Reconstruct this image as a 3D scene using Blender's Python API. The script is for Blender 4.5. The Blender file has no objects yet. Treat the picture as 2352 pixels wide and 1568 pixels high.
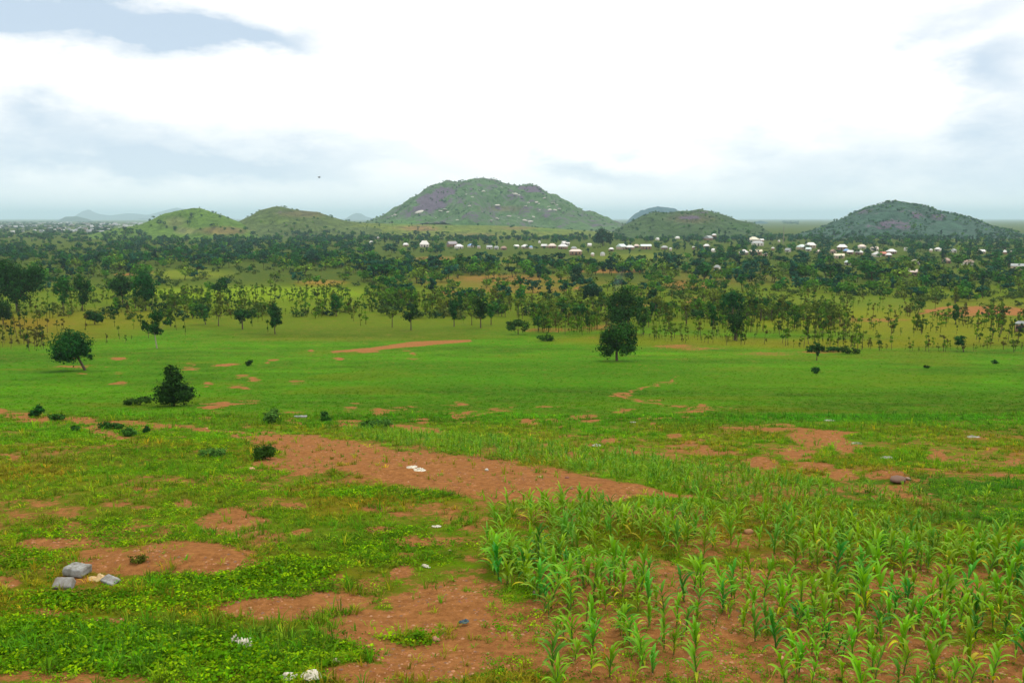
import bpy, math, random
import numpy as np
random.seed(7)
RNG = np.random.default_rng(11)
sc = bpy.context.scene
COL = sc.collection

# ------------------------------------------------------------------ camera model (measurements taken in a 2352 x 1568 frame)
F = 2037.0; CX = 1176.0; CY = 784.0; HORIZON = 501.0
PITCH = math.atan((CY - HORIZON) / F)
CP, SP = math.cos(PITCH), math.sin(PITCH)

def ray(px, py):
    """slope x/y and z/y of the line of sight"""
    u = (np.asarray(px, float) - CX) / F; q = (np.asarray(py, float) - CY) / F
    y = CP - q * SP; z = -SP - q * CP
    return u / y, z / y

def project(x, y, z):
    d = np.maximum(y * CP - z * SP, 0.5); up = y * SP + z * CP
    return CX + F * x / d, CY - F * up / d

# ------------------------------------------------------------------ noise
def _hash(ix, iy, seed):
    h = (ix * 374761393 + iy * 668265263 + seed * 974711) & 0xffffffff
    h = ((h ^ (h >> 13)) * 1274126177) & 0xffffffff
    return ((h ^ (h >> 16)) & 0xffff) / 65535.0

def vnoise(x, y, seed=0):
    x = np.asarray(x, float); y = np.asarray(y, float)
    fx = np.floor(x); fy = np.floor(y)
    ix = fx.astype(np.int64); iy = fy.astype(np.int64)
    u = x - fx; v = y - fy
    u = u * u * (3 - 2 * u); v = v * v * (3 - 2 * v)
    a = _hash(ix, iy, seed); b = _hash(ix + 1, iy, seed)
    c = _hash(ix, iy + 1, seed); d = _hash(ix + 1, iy + 1, seed)
    return (a + (b - a) * u) * (1 - v) + (c + (d - c) * u) * v

def fbm(x, y, seed=0, octs=4):
    s = 0; a = 0.5; t = 0
    for o in range(octs):
        s = s + a * vnoise(x * 2 ** o + 17.3 * o, y * 2 ** o - 9.1 * o, seed + o); t += a; a *= 0.5
    return s / t

def sstep(a, b, x):
    t = np.clip((x - a) / (b - a), 0, 1)
    return t * t * (3 - 2 * t)

# ------------------------------------------------------------------ land form: the height of the ground along the view
_PY = np.array([1568, 1440, 1300, 1180, 1100, 1040, 970, 900, 850, 800, 735, 680, 643, 597, 570, 551.])
_D  = np.array([11, 13.6, 17, 21.5, 26.5, 33, 47, 72, 95, 128, 180, 245, 320, 480, 670, 920.])
_E = -ray(CX, _PY)[1]
_H = _E * _D
_H = np.append(_H, [22.4, 22.6, 22.6]); _D2 = np.append(_D, [1500, 4000, 60000])
_D2 = np.append([-60, 0, 5], _D2); _H = np.append([4.4, 5.0, 5.45], _H)
_LY = np.linspace(math.log(40), math.log(60100), 3000)
_raw = np.interp(np.exp(_LY) - 41 + 1, _D2, _H)
_k = np.hanning(61); _k /= _k.sum()
_HS = np.convolve(np.pad(_raw, 30, mode='edge'), _k, mode='valid')
def drop(y):
    return np.interp(np.log(np.maximum(np.asarray(y, float), -0.9) + 40), _LY, _HS)

MOUNDS = []   # (x, y, rx, ry, h)
def plain(x, y):
    x = np.asarray(x, float); y = np.asarray(y, float)
    z = -drop(y)
    near = 1 - sstep(60, 140, y)
    z = z + near * (0.16 * (fbm(x / 3.1, y / 3.1, 3, 4) - 0.5) + 0.35 * (fbm(x / 14, y / 11, 8, 2) - 0.5) * sstep(14, 30, y))
    z = z + (1 - near) * sstep(100, 200, y) * 0.9 * (fbm(x / 60, y / 60, 5, 3) - 0.5)
    for mx, my, rx, ry, h in MOUNDS:
        z = z + h * np.exp(-((x - mx) / rx) ** 2 - ((y - my) / ry) ** 2)
    return z

# ------------------------------------------------------------------ hills: crest outline, distance, half depth
HILLS = [
 dict(key='A', y0=1090, w=160, bump=5, pts=[(170,550),(215,537),(272,523),(320,517),(354,503),(377,491),(408,485),(442,478),(462,479),(483,486),(510,495),(544,508),(578,524),(612,541),(650,556)]),
 dict(key='B', y0=1130, w=180, bump=5, pts=[(490,556),(530,524),(551,509),(578,495),(598,483),(629,475),(646,475),(666,480),(697,485),(731,488),(758,497),(790,507),(850,514),(900,523),(960,540),(1010,556)]),
 dict(key='C', y0=1120, w=150, bump=2.5, pts=[(640,556),(700,530),(760,516),(820,512),(860,513),(950,515),(1080,517),(1200,520),(1300,527),(1400,533),(1480,545),(1560,556)]),
 dict(key='D', y0=1800, w=420, bump=16, pts=[(800,538),(846,511),(883,498),(910,481),(931,468),(965,451),(992,430),(1026,420),(1053,422),(1070,419),(1087,415),(1111,409),(1141,415),(1162,422),(1189,427),(1216,424),(1237,430),(1257,444),(1284,457),(1311,474),(1339,488),(1379,500),(1427,515),(1470,525),(1530,545)]),
 dict(key='E', y0=3900, w=600, bump=14, pts=[(1415,545),(1437,515),(1461,491),(1488,480),(1512,475),(1536,477),(1560,486),(1600,500),(1650,530),(1680,545)]),
 dict(key='F', y0=1170, w=215, bump=6, pts=[(1390,552),(1427,524),(1444,513),(1478,496),(1502,488),(1539,489),(1562,486),(1582,485),(1606,481),(1630,486),(1664,495),(1691,505),(1705,508),(1732,513),(1752,525),(1773,536),(1800,548),(1840,556)]),
 dict(key='G', y0=4000, w=450, bump=10, pts=[(1700,545),(1729,512),(1746,507),(1763,512),(1780,529),(1800,538),(1830,541),(1900,546)]),
 dict(key='H', y0=1200, w=240, bump=7, pts=[(1760,552),(1800,544),(1834,537),(1868,529),(1902,517),(1936,503),(1970,488),(1997,475),(2031,468),(2065,465),(2092,468),(2133,476),(2160,488),(2191,492),(2225,500),(2256,512),(2276,520),(2310,527),(2344,535),(2420,541),(2480,550)]),
 dict(key='I', y0=6500, w=500, bump=6, pts=[(100,512),(133,507),(150,498),(177,497),(197,502),(218,508),(260,513)]),
 dict(key='J', y0=12500, w=900, bump=8, pts=[(120,506),(170,498),(190,485),(204,481),(224,491),(252,495),(292,490),(316,491),(340,494),(391,480),(405,477),(450,484),(520,500),(560,506)]),
 dict(key='K', y0=11000, w=700, bump=8, pts=[(760,508),(795,502),(808,493),(818,489),(830,491),(842,498),(880,506)]),
]
for H in HILLS:
    p = np.array(H['pts'], float)
    s, e = ray(p[:, 0], p[:, 1])
    H['xs'] = s * H['y0']; H['zs'] = e * H['y0']
    xx = np.linspace(H['xs'][0], H['xs'][-1], 600); zz = np.interp(xx, H['xs'], H['zs'])
    k = np.hanning(13); k /= k.sum()
    zz = np.convolve(np.pad(zz, 6, mode='edge'), k, mode='valid')
    H['xx'] = xx; H['zz'] = zz
def hill_z(H, x, y):
    base = -24.0
    L = (H['xx'][-1] - H['xx'][0]); xm = (H['xx'][-1] + H['xx'][0]) / 2
    ta = (y - H['y0']) / H['w']
    xe = xm + (x - xm - (y - H['y0']) * xm / H['y0']) * (1 + 1.45 * (H["w"] / H["y0"]) * ta * ta)   # the spurs close in towards the foot
    zc = np.interp(xe, H['xx'], H['zz'], left=base - 3, right=base - 3)
    warp = (fbm(x / (L * 0.16), y / (L * 0.3), 40 + len(H['pts']), 3) - 0.5)
    t = (y - H['y0'] ) / H['w']
    t = t * (1 + 0.7 * warp)
    f = np.where(np.abs(t) < 1, np.cos(np.clip(t, -1, 1) * math.pi / 2) ** 1.25, 0)
    z = base + (zc - base) * f
    q_ = fbm(x / (L * 0.045), y / (L * 0.07), 77, 4); rough = (q_ - 0.5 + .9 * (.25 - np.abs(fbm(x / (L * .07), y / (L * .2), 91, 3) - .5))) * 1.9 * H['bump'] * np.clip((z - base) / 30, 0, 1) * np.clip(np.abs(t) * 3, 0.10, 1) * .85
    return np.where(f > 0, z + rough, base - 6)

def ground(x, y):
    z = plain(x, y)
    for H in HILLS:
        m = (np.abs(y - H['y0']) < H['w'])
        if np.any(m):
            z = np.where(m, np.maximum(z, hill_z(H, x, y)), z)
    return z

YG = np.exp(np.linspace(math.log(8), math.log(3000), 1600))
def at(px, py):
    """the point of the ground seen at this place of the frame"""
    s, e = ray(px, py)
    d = e * YG - ground(s * YG, YG)
    i = int(np.argmax(d < 0)) if np.any(d < 0) else len(YG) - 1
    i = max(i, 1)
    t = d[i - 1] / (d[i - 1] - d[i] + 1e-9)
    y = YG[i - 1] + (YG[i] - YG[i - 1]) * t
    return float(s * y), float(y), float(ground(np.array([s * y]), np.array([y]))[0])
_pt = np.linspace(530, 1640, 600); 
_yt = []
_zz = -drop(YG)
for p in _pt:
    e = float(ray(CX, p)[1]); d = e * YG - _zz
    _yt.append(YG[int(np.argmax(d < 0))] if np.any(d < 0) else 3000)
_yt = np.array(_yt)
def flat_at(px, py):
    y = np.interp(py, _pt, _yt); s, _ = ray(px, py)
    return s * y, y
def mscale(y):         # metres for one pixel of the 2352 frame at depth y
    return y / F / CP

for (px, py, rx, ry, h) in [(440, 1290, 1.3, 0.9, 0.22), (890, 1085, 3.5, 1.3, 0.12), (1090, 1395, 1.0, .6, .12), (640, 1385, .9, .5, .1),
                            (820, 1545, .6, .4, .1), (2065, 1105, .55, .45, .28), (1250, 1120, 3.5, 1.2, .15), (700, 1310, 1.0, .4, .1)]:
    x, y = flat_at(px, py); MOUNDS.append((float(x), float(y), rx, ry, h))

# ------------------------------------------------------------------ mesh helpers
def mesh_from(name, V, FQ, mat=None, tint=None, smooth=False, attrs=None):
    me = bpy.data.meshes.new(name)
    V = np.asarray(V, np.float32).reshape(-1, 3); FQ = np.asarray(FQ, np.int32)
    n, k = FQ.shape
    me.vertices.add(len(V)); me.vertices.foreach_set('co', V.ravel())
    me.loops.add(n * k); me.loops.foreach_set('vertex_index', FQ.ravel())
    me.polygons.add(n)
    me.polygons.foreach_set('loop_start', np.arange(0, n * k, k, dtype=np.int32))
    me.polygons.foreach_set('loop_total', np.full(n, k, np.int32))
    if smooth: me.polygons.foreach_set('use_smooth', np.ones(n, bool))
    if tint is not None:
        a = me.color_attributes.new('tint', 'FLOAT_COLOR', 'POINT')
        t = np.ones((len(V), 4), np.float32); t[:, :3] = tint
        a.data.foreach_set('color', t.ravel())
    for nm, val in (attrs or {}).items():
        a = me.attributes.new(nm, 'FLOAT', 'POINT'); a.data.foreach_set('value', np.asarray(val, np.float32))
    me.update(calc_edges=True)
    if mat: me.materials.append(mat)
    return me
def link(name, me, parent=None, loc=None):
    o = bpy.data.objects.new(name, me); COL.objects.link(o)
    if parent: o.parent = parent
    if loc is not None: o.location = loc
    return o
def tag(o, label=None, cat=None, group=None, kind=None):
    if label: o['label'] = label
    if cat: o['category'] = cat
    if group: o['group'] = group
    if kind: o['kind'] = kind
    return o
class Geo:
    """collects quads with a colour per vertex"""
    def __init__(s): s.v = []; s.f = []; s.c = []; s.n = 0
    def add(s, V, Fq, c=(1, 1, 1)):
        V = np.asarray(V, float).reshape(-1, 3); Fq = np.asarray(Fq, int)
        if Fq.shape[1] == 3: Fq = np.concatenate([Fq, Fq[:, 2:3]], 1)
        s.v.append(V); s.f.append(Fq + s.n); s.n += len(V)
        C = np.ones((len(V), 3)); C[:] = c; s.c.append(C)
    def arrays(s): return np.concatenate(s.v), np.concatenate(s.f), np.concatenate(s.c)
def fix_quads(V, Fq):
    return V, Fq
def tube(g, pts, radii, sides=6, c=(1, 1, 1)):
    pts = np.array(pts, float); n = len(pts)
    V = []
    for i in range(n):
        d = pts[min(i + 1, n - 1)] - pts[max(i - 1, 0)]; d /= (np.linalg.norm(d) + 1e-9)
        a = np.cross(d, [0.3, 0.9, 0.1]); a /= np.linalg.norm(a); b = np.cross(d, a)
        for k in range(sides):
            t = 2 * math.pi * k / sides
            V.append(pts[i] + radii[i] * (math.cos(t) * a + math.sin(t) * b))
    Fq = [[i * sides + k, i * sides + (k + 1) % sides, (i + 1) * sides + (k + 1) % sides, (i + 1) * sides + k] for i in range(n - 1) for k in range(sides)]
    g.add(V, Fq, c)
def leaf_quads(g, P, N, size, col, rng, aspect=1.0):
    """one small four-sided leaf clump face at every P, facing about N"""
    n = len(P)
    N = N + rng.normal(0, .42, (n, 3)); N /= np.linalg.norm(N, axis=1)[:, None]
    R = rng.normal(0, 1, (n, 3)); A = np.cross(N, R); A /= np.linalg.norm(A, axis=1)[:, None]; B = np.cross(N, A)
    s = (size * rng.uniform(.55, 1.3, n))[:, None]
    q = [P + A * s * rng.uniform(.7, 1.1, (n, 1)), P + B * s * aspect * rng.uniform(.45, .9, (n, 1)) + N * s * .2,
         P - A * s * rng.uniform(.7, 1.1, (n, 1)), P - B * s * aspect * rng.uniform(.45, .9, (n, 1)) - N * s * .2]
    V = np.stack(q, 1).reshape(-1, 3)
    Fq = np.arange(4 * n).reshape(n, 4)
    C = np.repeat(np.clip(col * rng.uniform(.72, 1.3, (n, 1)) * (1 + rng.normal(0, .05, (n, 3))), 0, 1), 4, 0)
    g.add(V, Fq, C)
def lobe_leaves(g, lobes, n, size, col, rng, shell=.55, gap=.35):
    """leaves through the volume of a set of ellipsoids, bunched in clumps with gaps between them"""
    vol = np.array([l[3] * l[4] * l[5] for l in lobes]) ** (2 / 3.); vol /= vol.sum()
    for l, w in zip(lobes, vol):
        m = max(8, int(n * w)); nc = max(5, int(m / 26))
        D = rng.normal(0, 1, (nc, 3)); D /= np.linalg.norm(D, axis=1)[:, None]
        rr = rng.uniform(shell, 1.0, nc) ** .7
        cen = D * rr[:, None]
        k = rng.integers(0, nc, m)
        d = rng.normal(0, 1, (m, 3)) * (gap * rng.uniform(.3, 1, m))[:, None] * .75
        P = cen[k] + d
        R = np.array([l[3], l[4], l[5]])
        N = P * .8 + d * 1.1 + np.array([0, 0, .35])
        tone = rng.uniform(.5, 1.6, nc)[k][:, None]
        leaf_quads(g, np.array(l[:3]) + P * R, N, size, np.asarray(col) * tone, rng)

# ------------------------------------------------------------------ materials
def newmat(name):
    m = bpy.data.materials.new(name); m.use_nodes = True
    nt = m.node_tree; b = nt.nodes['Principled BSDF']
    return m, nt, b
def N(nt, typ, **kw):
    n = nt.nodes.new(typ)
    for k, v in kw.items(): setattr(n, k, v)
    return n
def math_node(nt, op, a, b=None, c=None, clamp=False):
    n = N(nt, 'ShaderNodeMath', operation=op, use_clamp=clamp)
    for i, v in enumerate((a, b, c)):
        if v is None: continue
        if isinstance(v, (int, float)): n.inputs[i].default_value = v
        else: nt.links.new(v, n.inputs[i])
    return n.outputs[0]
def mixcol(nt, fac, a, b, typ='MIX'):
    n = N(nt, 'ShaderNodeMix', data_type='RGBA', blend_type=typ)
    for i, v in ((0, fac), (6, a), (7, b)):
        if isinstance(v, (int, float)): n.inputs[i].default_value = v
        elif isinstance(v, tuple): n.inputs[i].default_value = (*v, 1)
        else: nt.links.new(v, n.inputs[i])
    return n.outputs[2]
def noise(nt, scale, detail=4, rough=.55, vec=None, dist=0):
    n = N(nt, 'ShaderNodeTexNoise'); n.inputs['Scale'].default_value = scale; n.inputs['Detail'].default_value = detail
    n.inputs['Roughness'].default_value = rough; n.inputs['Distortion'].default_value = dist
    if vec is not None: nt.links.new(vec, n.inputs['Vector'])
    return n.outputs['Fac']

def sstepn(nt, v, a, b):
    m = N(nt, 'ShaderNodeMapRange'); nt.links.new(v, m.inputs[0]); m.inputs[1].default_value = a; m.inputs[2].default_value = b
    return m.outputs[0]
def ground_material():
    m, nt, b = newmat('ground_soil_and_grass')
    geo = N(nt, 'ShaderNodeNewGeometry'); pos = geo.outputs['Position']
    tint = N(nt, 'ShaderNodeVertexColor', layer_name='tint').outputs['Color']
    soil = N(nt, 'ShaderNodeAttribute', attribute_name='soil').outputs['Fac']
    fine = N(nt, 'ShaderNodeAttribute', attribute_name='fine').outputs['Fac']   # 1 near, 0 far: which grain size shows
    n1 = noise(nt, 9, 5, .65, pos); n2 = noise(nt, 1.6, 5, .6, pos); n3 = noise(nt, .35, 5, .65, pos); n4 = noise(nt, 60, 3, .6, pos)
    n5 = noise(nt, 28, 3, .6, pos)
    brk = math_node(nt, 'ADD', math_node(nt, 'ADD', math_node(nt, 'MULTIPLY', n2, .45), math_node(nt, 'MULTIPLY', n1, .35)), math_node(nt, 'MULTIPLY', n5, .2))
    far_brk = math_node(nt, 'ADD', math_node(nt, 'MULTIPLY', n3, .35), math_node(nt, 'ADD', math_node(nt, 'MULTIPLY', noise(nt, 2.6, 5, .75, pos), .9), -.125))
    mixn = N(nt, 'ShaderNodeMix', data_type='FLOAT'); nt.links.new(fine, mixn.inputs[0]); nt.links.new(far_brk, mixn.inputs[2]); nt.links.new(brk, mixn.inputs[3])
    v = math_node(nt, 'ADD', soil, math_node(nt, 'MULTIPLY', math_node(nt, 'SUBTRACT', mixn.outputs[0], .5), 3.5))
    mr = N(nt, 'ShaderNodeMapRange', interpolation_type='SMOOTHSTEP'); nt.links.new(v, mr.inputs[0])
    mr.inputs[1].default_value = .40; mr.inputs[2].default_value = .60
    mask = mr.outputs[0]
    # soil: red-brown laterite, paler and redder in places, small pale stones
    sr = N(nt, 'ShaderNodeMapRange'); nt.links.new(noise(nt, 5, 7, .75, pos), sr.inputs[0]); sr.inputs[1].default_value = .32; sr.inputs[2].default_value = .68
    s1 = mixcol(nt, sr.outputs[0], (.12, .045, .009), (.44, .20, .065))
    s1 = mixcol(nt, math_node(nt, 'MULTIPLY', noise(nt, .5, 3, .6, pos), .7), s1, (.24, .105, .038))
    vor = N(nt, 'ShaderNodeTexVoronoi'); vor.inputs['Scale'].default_value = 14; nt.links.new(pos, vor.inputs['Vector'])
    st = math_node(nt, 'LESS_THAN', vor.outputs['Distance'], .13)
    st = math_node(nt, 'MULTIPLY', math_node(nt, 'MULTIPLY', st, math_node(nt, 'GREATER_THAN', n2, .52)), fine)
    s1 = mixcol(nt, math_node(nt, 'MULTIPLY', st, .55), s1, (.50, .28, .13))
    # grass colour broken into tufts
    g1 = mixcol(nt, 1.0, tint, mixcol(nt, n1, (.72, .74, .5), (1.28, 1.24, 1.3)), 'MULTIPLY')
    g1 = mixcol(nt, 1.0, g1, mixcol(nt, sstepn(nt, noise(nt, 2.2, 6, .75, pos), .35, .65), (.74, .8, .7), (1.22, 1.16, 1.2)), 'MULTIPLY')
    g1 = mixcol(nt, 1.0, g1, mixcol(nt, n3, (.80, .84, .8), (1.2, 1.15, 1.1)), 'MULTIPLY')
    g1 = mixcol(nt, math_node(nt, 'MULTIPLY', math_node(nt, 'SUBTRACT', n2, .5, clamp=True), 1.6), g1, (.105, .125, .008))
    mr2 = N(nt, 'ShaderNodeMapRange', interpolation_type='SMOOTHSTEP'); nt.links.new(v, mr2.inputs[0]); mr2.inputs[1].default_value = -.05; mr2.inputs[2].default_value = .45
    g1 = mixcol(nt, math_node(nt, 'MULTIPLY', mr2.outputs[0], .62), g1, (.125, .115, .012))
    c = mixcol(nt, mask, g1, s1)
    nt.links.new(c, b.inputs['Base Color']); b.inputs['Roughness'].default_value = .95
    b.inputs['Specular IOR Level'].default_value = .03
    bp = N(nt, 'ShaderNodeBump'); bp.inputs['Strength'].default_value = 1.0; bp.inputs['Distance'].default_value = .08
    nt.links.new(math_node(nt, 'ADD', n1, math_node(nt, 'MULTIPLY', n4, .3)), bp.inputs['Height']); nt.links.new(bp.outputs[0], b.inputs['Normal'])
    return m
def hill_material():
    m, nt, b = newmat('hill_rock_and_scrub')
    pos = N(nt, 'ShaderNodeNewGeometry').outputs['Position']
    tint = N(nt, 'ShaderNodeVertexColor', layer_name='tint').outputs['Color']
    rock = N(nt, 'ShaderNodeAttribute', attribute_name='soil').outputs['Fac']
    n1 = noise(nt, .09, 7, .72, pos, .6); n2 = noise(nt, .03, 5, .6, pos); n3 = noise(nt, .35, 4, .7, pos)
    g = mixcol(nt, 1.0, tint, mixcol(nt, sstepn(nt, n1, .32, .68), (.35, .42, .45), (1.5, 1.45, 1.3)), 'MULTIPLY')
    v = math_node(nt, 'ADD', rock, math_node(nt, 'ADD', math_node(nt, 'MULTIPLY', math_node(nt, 'SUBTRACT', n1, .5), 1.5), math_node(nt, 'MULTIPLY', math_node(nt, 'SUBTRACT', n2, .5), 1.1)))
    mr = N(nt, 'ShaderNodeMapRange', interpolation_type='SMOOTHSTEP'); nt.links.new(v, mr.inputs[0]); mr.inputs[1].default_value = .38; mr.inputs[2].default_value = .62
    r = mixcol(nt, n3, (.045, .035, .065), (.17, .135, .19))
    c = mixcol(nt, mr.outputs[0], g, r)
    nt.links.new(c, b.inputs['Base Color']); b.inputs['Roughness'].default_value = .95; b.inputs['Specular IOR Level'].default_value = .1
    bp = N(nt, 'ShaderNodeBump'); bp.inputs['Strength'].default_value = 1; bp.inputs['Distance'].default_value = 5
    nt.links.new(n1, bp.inputs['Height']); nt.links.new(bp.outputs[0], b.inputs['Normal'])
    return m
def tint_material(name, rough=.7, spec=.25, vary=.18, nscale=3.0, transl=0.0):
    m, nt, b = newmat(name)
    tint = N(nt, 'ShaderNodeVertexColor', layer_name='tint').outputs['Color']
    pos = N(nt, 'ShaderNodeNewGeometry').outputs['Position']
    rnd = N(nt, 'ShaderNodeObjectInfo').outputs['Random']
    n = noise(nt, nscale, 3, .6, pos)
    c = mixcol(nt, 1.0, tint, mixcol(nt, n, (1 - 2 * vary,) * 3, (1 + 2 * vary,) * 3), 'MULTIPLY')
    hs = N(nt, 'ShaderNodeHueSaturation'); nt.links.new(c, hs.inputs['Color'])
    nt.links.new(math_node(nt, 'ADD', math_node(nt, 'MULTIPLY', rnd, .035), .4825), hs.inputs['Hue'])
    nt.links.new(math_node(nt, 'ADD', math_node(nt, 'MULTIPLY', rnd, .4), .8), hs.inputs['Value'])
    nt.links.new(hs.outputs[0], b.inputs['Base Color'])
    b.inputs['Roughness'].default_value = rough; b.inputs['Specular IOR Level'].default_value = spec
    if transl:
        tr = N(nt, 'ShaderNodeBsdfTranslucent'); nt.links.new(hs.outputs[0], tr.inputs[0])
        mx = N(nt, 'ShaderNodeMixShader'); mx.inputs[0].default_value = transl
        nt.links.new(b.outputs[0], mx.inputs[1]); nt.links.new(tr.outputs[0], mx.inputs[2])
        nt.links.new(mx.outputs[0], nt.nodes['Material Output'].inputs[0])
    return m
def plain_mat(name, a, bcol, scale, rough=.85, spec=.2, bump=0, metallic=0):
    m, nt, b = newmat(name)
    co = N(nt, 'ShaderNodeTexCoord').outputs['Object']
    n = noise(nt, scale, 5, .65, co)
    mr = N(nt, 'ShaderNodeMapRange'); nt.links.new(n, mr.inputs[0]); mr.inputs[1].default_value = .3; mr.inputs[2].default_value = .7
    nt.links.new(mixcol(nt, mr.outputs[0], a, bcol), b.inputs['Base Color'])
    b.inputs['Roughness'].default_value = rough; b.inputs['Specular IOR Level'].default_value = spec; b.inputs['Metallic'].default_value = metallic
    if bump:
        bp = N(nt, 'ShaderNodeBump'); bp.inputs['Strength'].default_value = .7; bp.inputs['Distance'].default_value = bump
        nt.links.new(n, bp.inputs['Height']); nt.links.new(bp.outputs[0], b.inputs['Normal'])
    return m
M_GROUND = ground_material(); M_HILL = hill_material()
M_LEAF = tint_material('tree_leaves', .8, .06, .15, 1.2, .15)
M_CORN = tint_material('corn_leaves', .5, .2, .10, 4, .35)
M_GRASS = tint_material('grass_blades', .8, .05, .14, 2.0, .3)
M_BARK = plain_mat('bark', (.05, .035, .02), (.13, .10, .07), 6)
M_BARK_PALE = plain_mat('pale_bark', (.22, .2, .15), (.4, .36, .28), 6)
M_STONE = tint_material('stone', .9, .2, .12, 20)
M_CONCRETE = plain_mat('weathered_concrete', (.10, .09, .07), (.36, .39, .40), 7, .9, .2, .01)
M_CONCRETE_B = plain_mat('stained_concrete', (.14, .11, .08), (.30, .33, .34), 5, .9, .2, .01)
M_WHITE = plain_mat('white_plastic', (.42, .38, .28), (.75, .74, .66), 9, .5)
M_CREAM = plain_mat('cream_cloth', (.38, .24, .1), (.62, .5, .28), 8, .8)
M_DULL = plain_mat('faded_plastic', (.16, .17, .12), (.4, .42, .36), 9, .7)
M_BLUE = plain_mat('blue_plastic', (.02, .04, .06), (.07, .13, .17), 9, .5)

# ------------------------------------------------------------------ where bare soil shows, and the colours of fields (frame positions of patches on the ground)
SOIL = [(440,1278,150,45,1),(330,1300,150,24,.9),(110,1245,85,14,.75),(230,1275,75,22,.7),(545,1195,85,34,.75),(600,1235,70,22,.6),(675,1163,42,10,.7),(435,1155,24,16,.6),
 (860,1165,45,12,.6),(640,1395,150,28,.9),(780,1380,110,26,.75),(900,1430,170,36,.7),(1040,1400,150,60,.85),(1130,1470,160,75,.85),(1000,1520,160,50,.75),(830,1548,90,28,.85),
 (815,1463,75,14,.8),(15,1335,34,16,.7),(115,1405,40,12,.75),(170,1555,130,16,.55),(915,1315,34,16,.7),(940,1277,34,10,.6),(770,1332,28,10,.6),(1075,1345,80,24,.6),(880,1480,70,22,.7),(875,1215,40,12,.5),
 (230,1420,60,8,.5),(700,1225,30,10,.5),(980,1240,60,14,.5),(20,1050,18,8,.7),(330,1165,40,8,.5),(250,1158,40,7,.45),(590,1290,20,9,.5),(30,1245,30,8,.4),
 (1640,1240,120,40,.45),(1400,1330,200,60,.62),(1700,1380,260,90,.68),(2000,1430,300,90,.66),(2150,1340,240,60,.55),(1500,1500,300,90,.82),(1900,1520,380,80,.80),(2250,1530,200,60,.75),(1300,1420,150,60,.8),(1500,1180,160,20,.6),(1250,1180,90,20,.5),(1950,1290,300,40,.42),
 (520,838,34,2.5,.8),(622,827,13,2,.7),(478,881,15,4,.8),(582,873,14,4,.7),(545,890,32,3,.6),(165,842,36,2.5,.7),(250,842,20,1.5,.5),(975,965,30,5,.8),(870,946,14,5,.7),(800,972,32,6,.7),(800,939,22,4,.6),
 (1210,968,30,9,.65),(1280,965,30,6,.55),(1350,958,44,10,.6),(1440,943,18,6,.6),(1590,942,22,4,.7),(1420,908,18,5,.9),(1870,1008,70,24,.9),(1930,1020,30,30,.7),(1830,1045,34,15,.8),(1870,1072,60,11,.75),(1925,1090,50,11,.8),
 (1740,1062,45,14,.75),(1650,1040,80,9,.65),(1410,1015,34,11,.65),(1345,1025,24,8,.65),(1535,1000,20,9,.7),(1585,1030,70,10,.5),(2040,1088,55,12,.7),(2160,1047,30,16,.75),(2215,1052,30,12,.5),(2330,1060,34,9,.75),(2300,1090,60,8,.5),(2160,1085,60,8,.45),
 (1960,990,40,4,.5),(1790,1035,60,16,.4),(2270,712,80,10,.85),(2330,716,60,8,.8),(2130,714,12,4,.9),(2200,722,60,6,.5),(1390,752,60,8,0.34),(1260,758,70,6,0.28),(1400,622,90,6,0.43),(1000,598,60,10,0.37),(1150,640,120,9,0.31),(1200,665,130,10,0.28),(1030,672,24,6,0.43),(1330,665,16,8,0.43),(1580,655,60,12,0.37),(1595,690,26,9,0.37),(1555,795,60,4,0.37),(1610,800,60,4,0.31),(1760,812,80,4,0.31),(1890,808,70,4,0.34),
 (285,630,28,3,0.50),(330,625,30,4,0.31),(740,648,50,6,0.28),(2080,650,40,5,.2),(1440,700,60,6,.4),(2000,735,90,5,.35)]
_r = random.Random(5)
for x0_, x1_, y0_, y1_, n_ in ((450, 1100, 925, 1000, 26), (1150, 1700, 930, 1045, 34), (1650, 2360, 985, 1110, 44), (80, 700, 815, 900, 14), (1900, 2360, 1085, 1130, 10), (700, 1100, 800, 830, 6)):
    for _i in range(n_): SOIL.append((_r.uniform(x0_, x1_), _r.uniform(y0_, y1_), _r.uniform(5, 26), _r.uniform(1.2, 3.6), _r.uniform(.4, .8)))
LINES = [ # soil strips: polyline, half-thickness per point, strength
 ([(-60,948),(60,957),(150,966),(300,975),(440,984),(560,1003),(620,1012)], [9,9,8,6,7,5,9], .74),
 ([(560,1004),(640,1014),(700,1035),(800,1046),(900,1070),(1000,1082),(1100,1096),(1200,1110),(1300,1118),(1400,1128),(1460,1126),(1540,1136),(1620,1142)], [6,20,38,38,42,44,46,42,32,24,15,8,3], .97),
 ([(190,966),(215,985),(280,1003)], [8,12,6], .7), ([(600,1060),(700,1078),(760,1080)],[10,14,8],.9),
 ([(760,808),(850,802),(950,790),(1085,782)], [2,3,6,2], .95), ([(455,933),(520,930),(600,923)], [3,4,2], .95),
 ([(1040,962),(1060,952),(1078,945)], [3,4,2], .9), ([(900,978),(950,986),(1015,994)], [6,8,4], 1.0), ([(1060,960),(1110,946),(1180,936)], [2,2,1], .5),
 ([(1405,905),(1430,912),(1470,921),(1550,932),(1700,942)], [2,2.6,1.6,1,.7], .9), ([(1425,908),(1470,892),(1550,874),(1555,862)], [2,1.3,1,.7], .85),
 ([(1660,986),(1720,984),(1800,982),(1880,988),(1970,991)], [2,6,5,5,2], .8), ([(2110,722),(2150,710),(2200,702)], [2,3,2], .8)]
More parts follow.
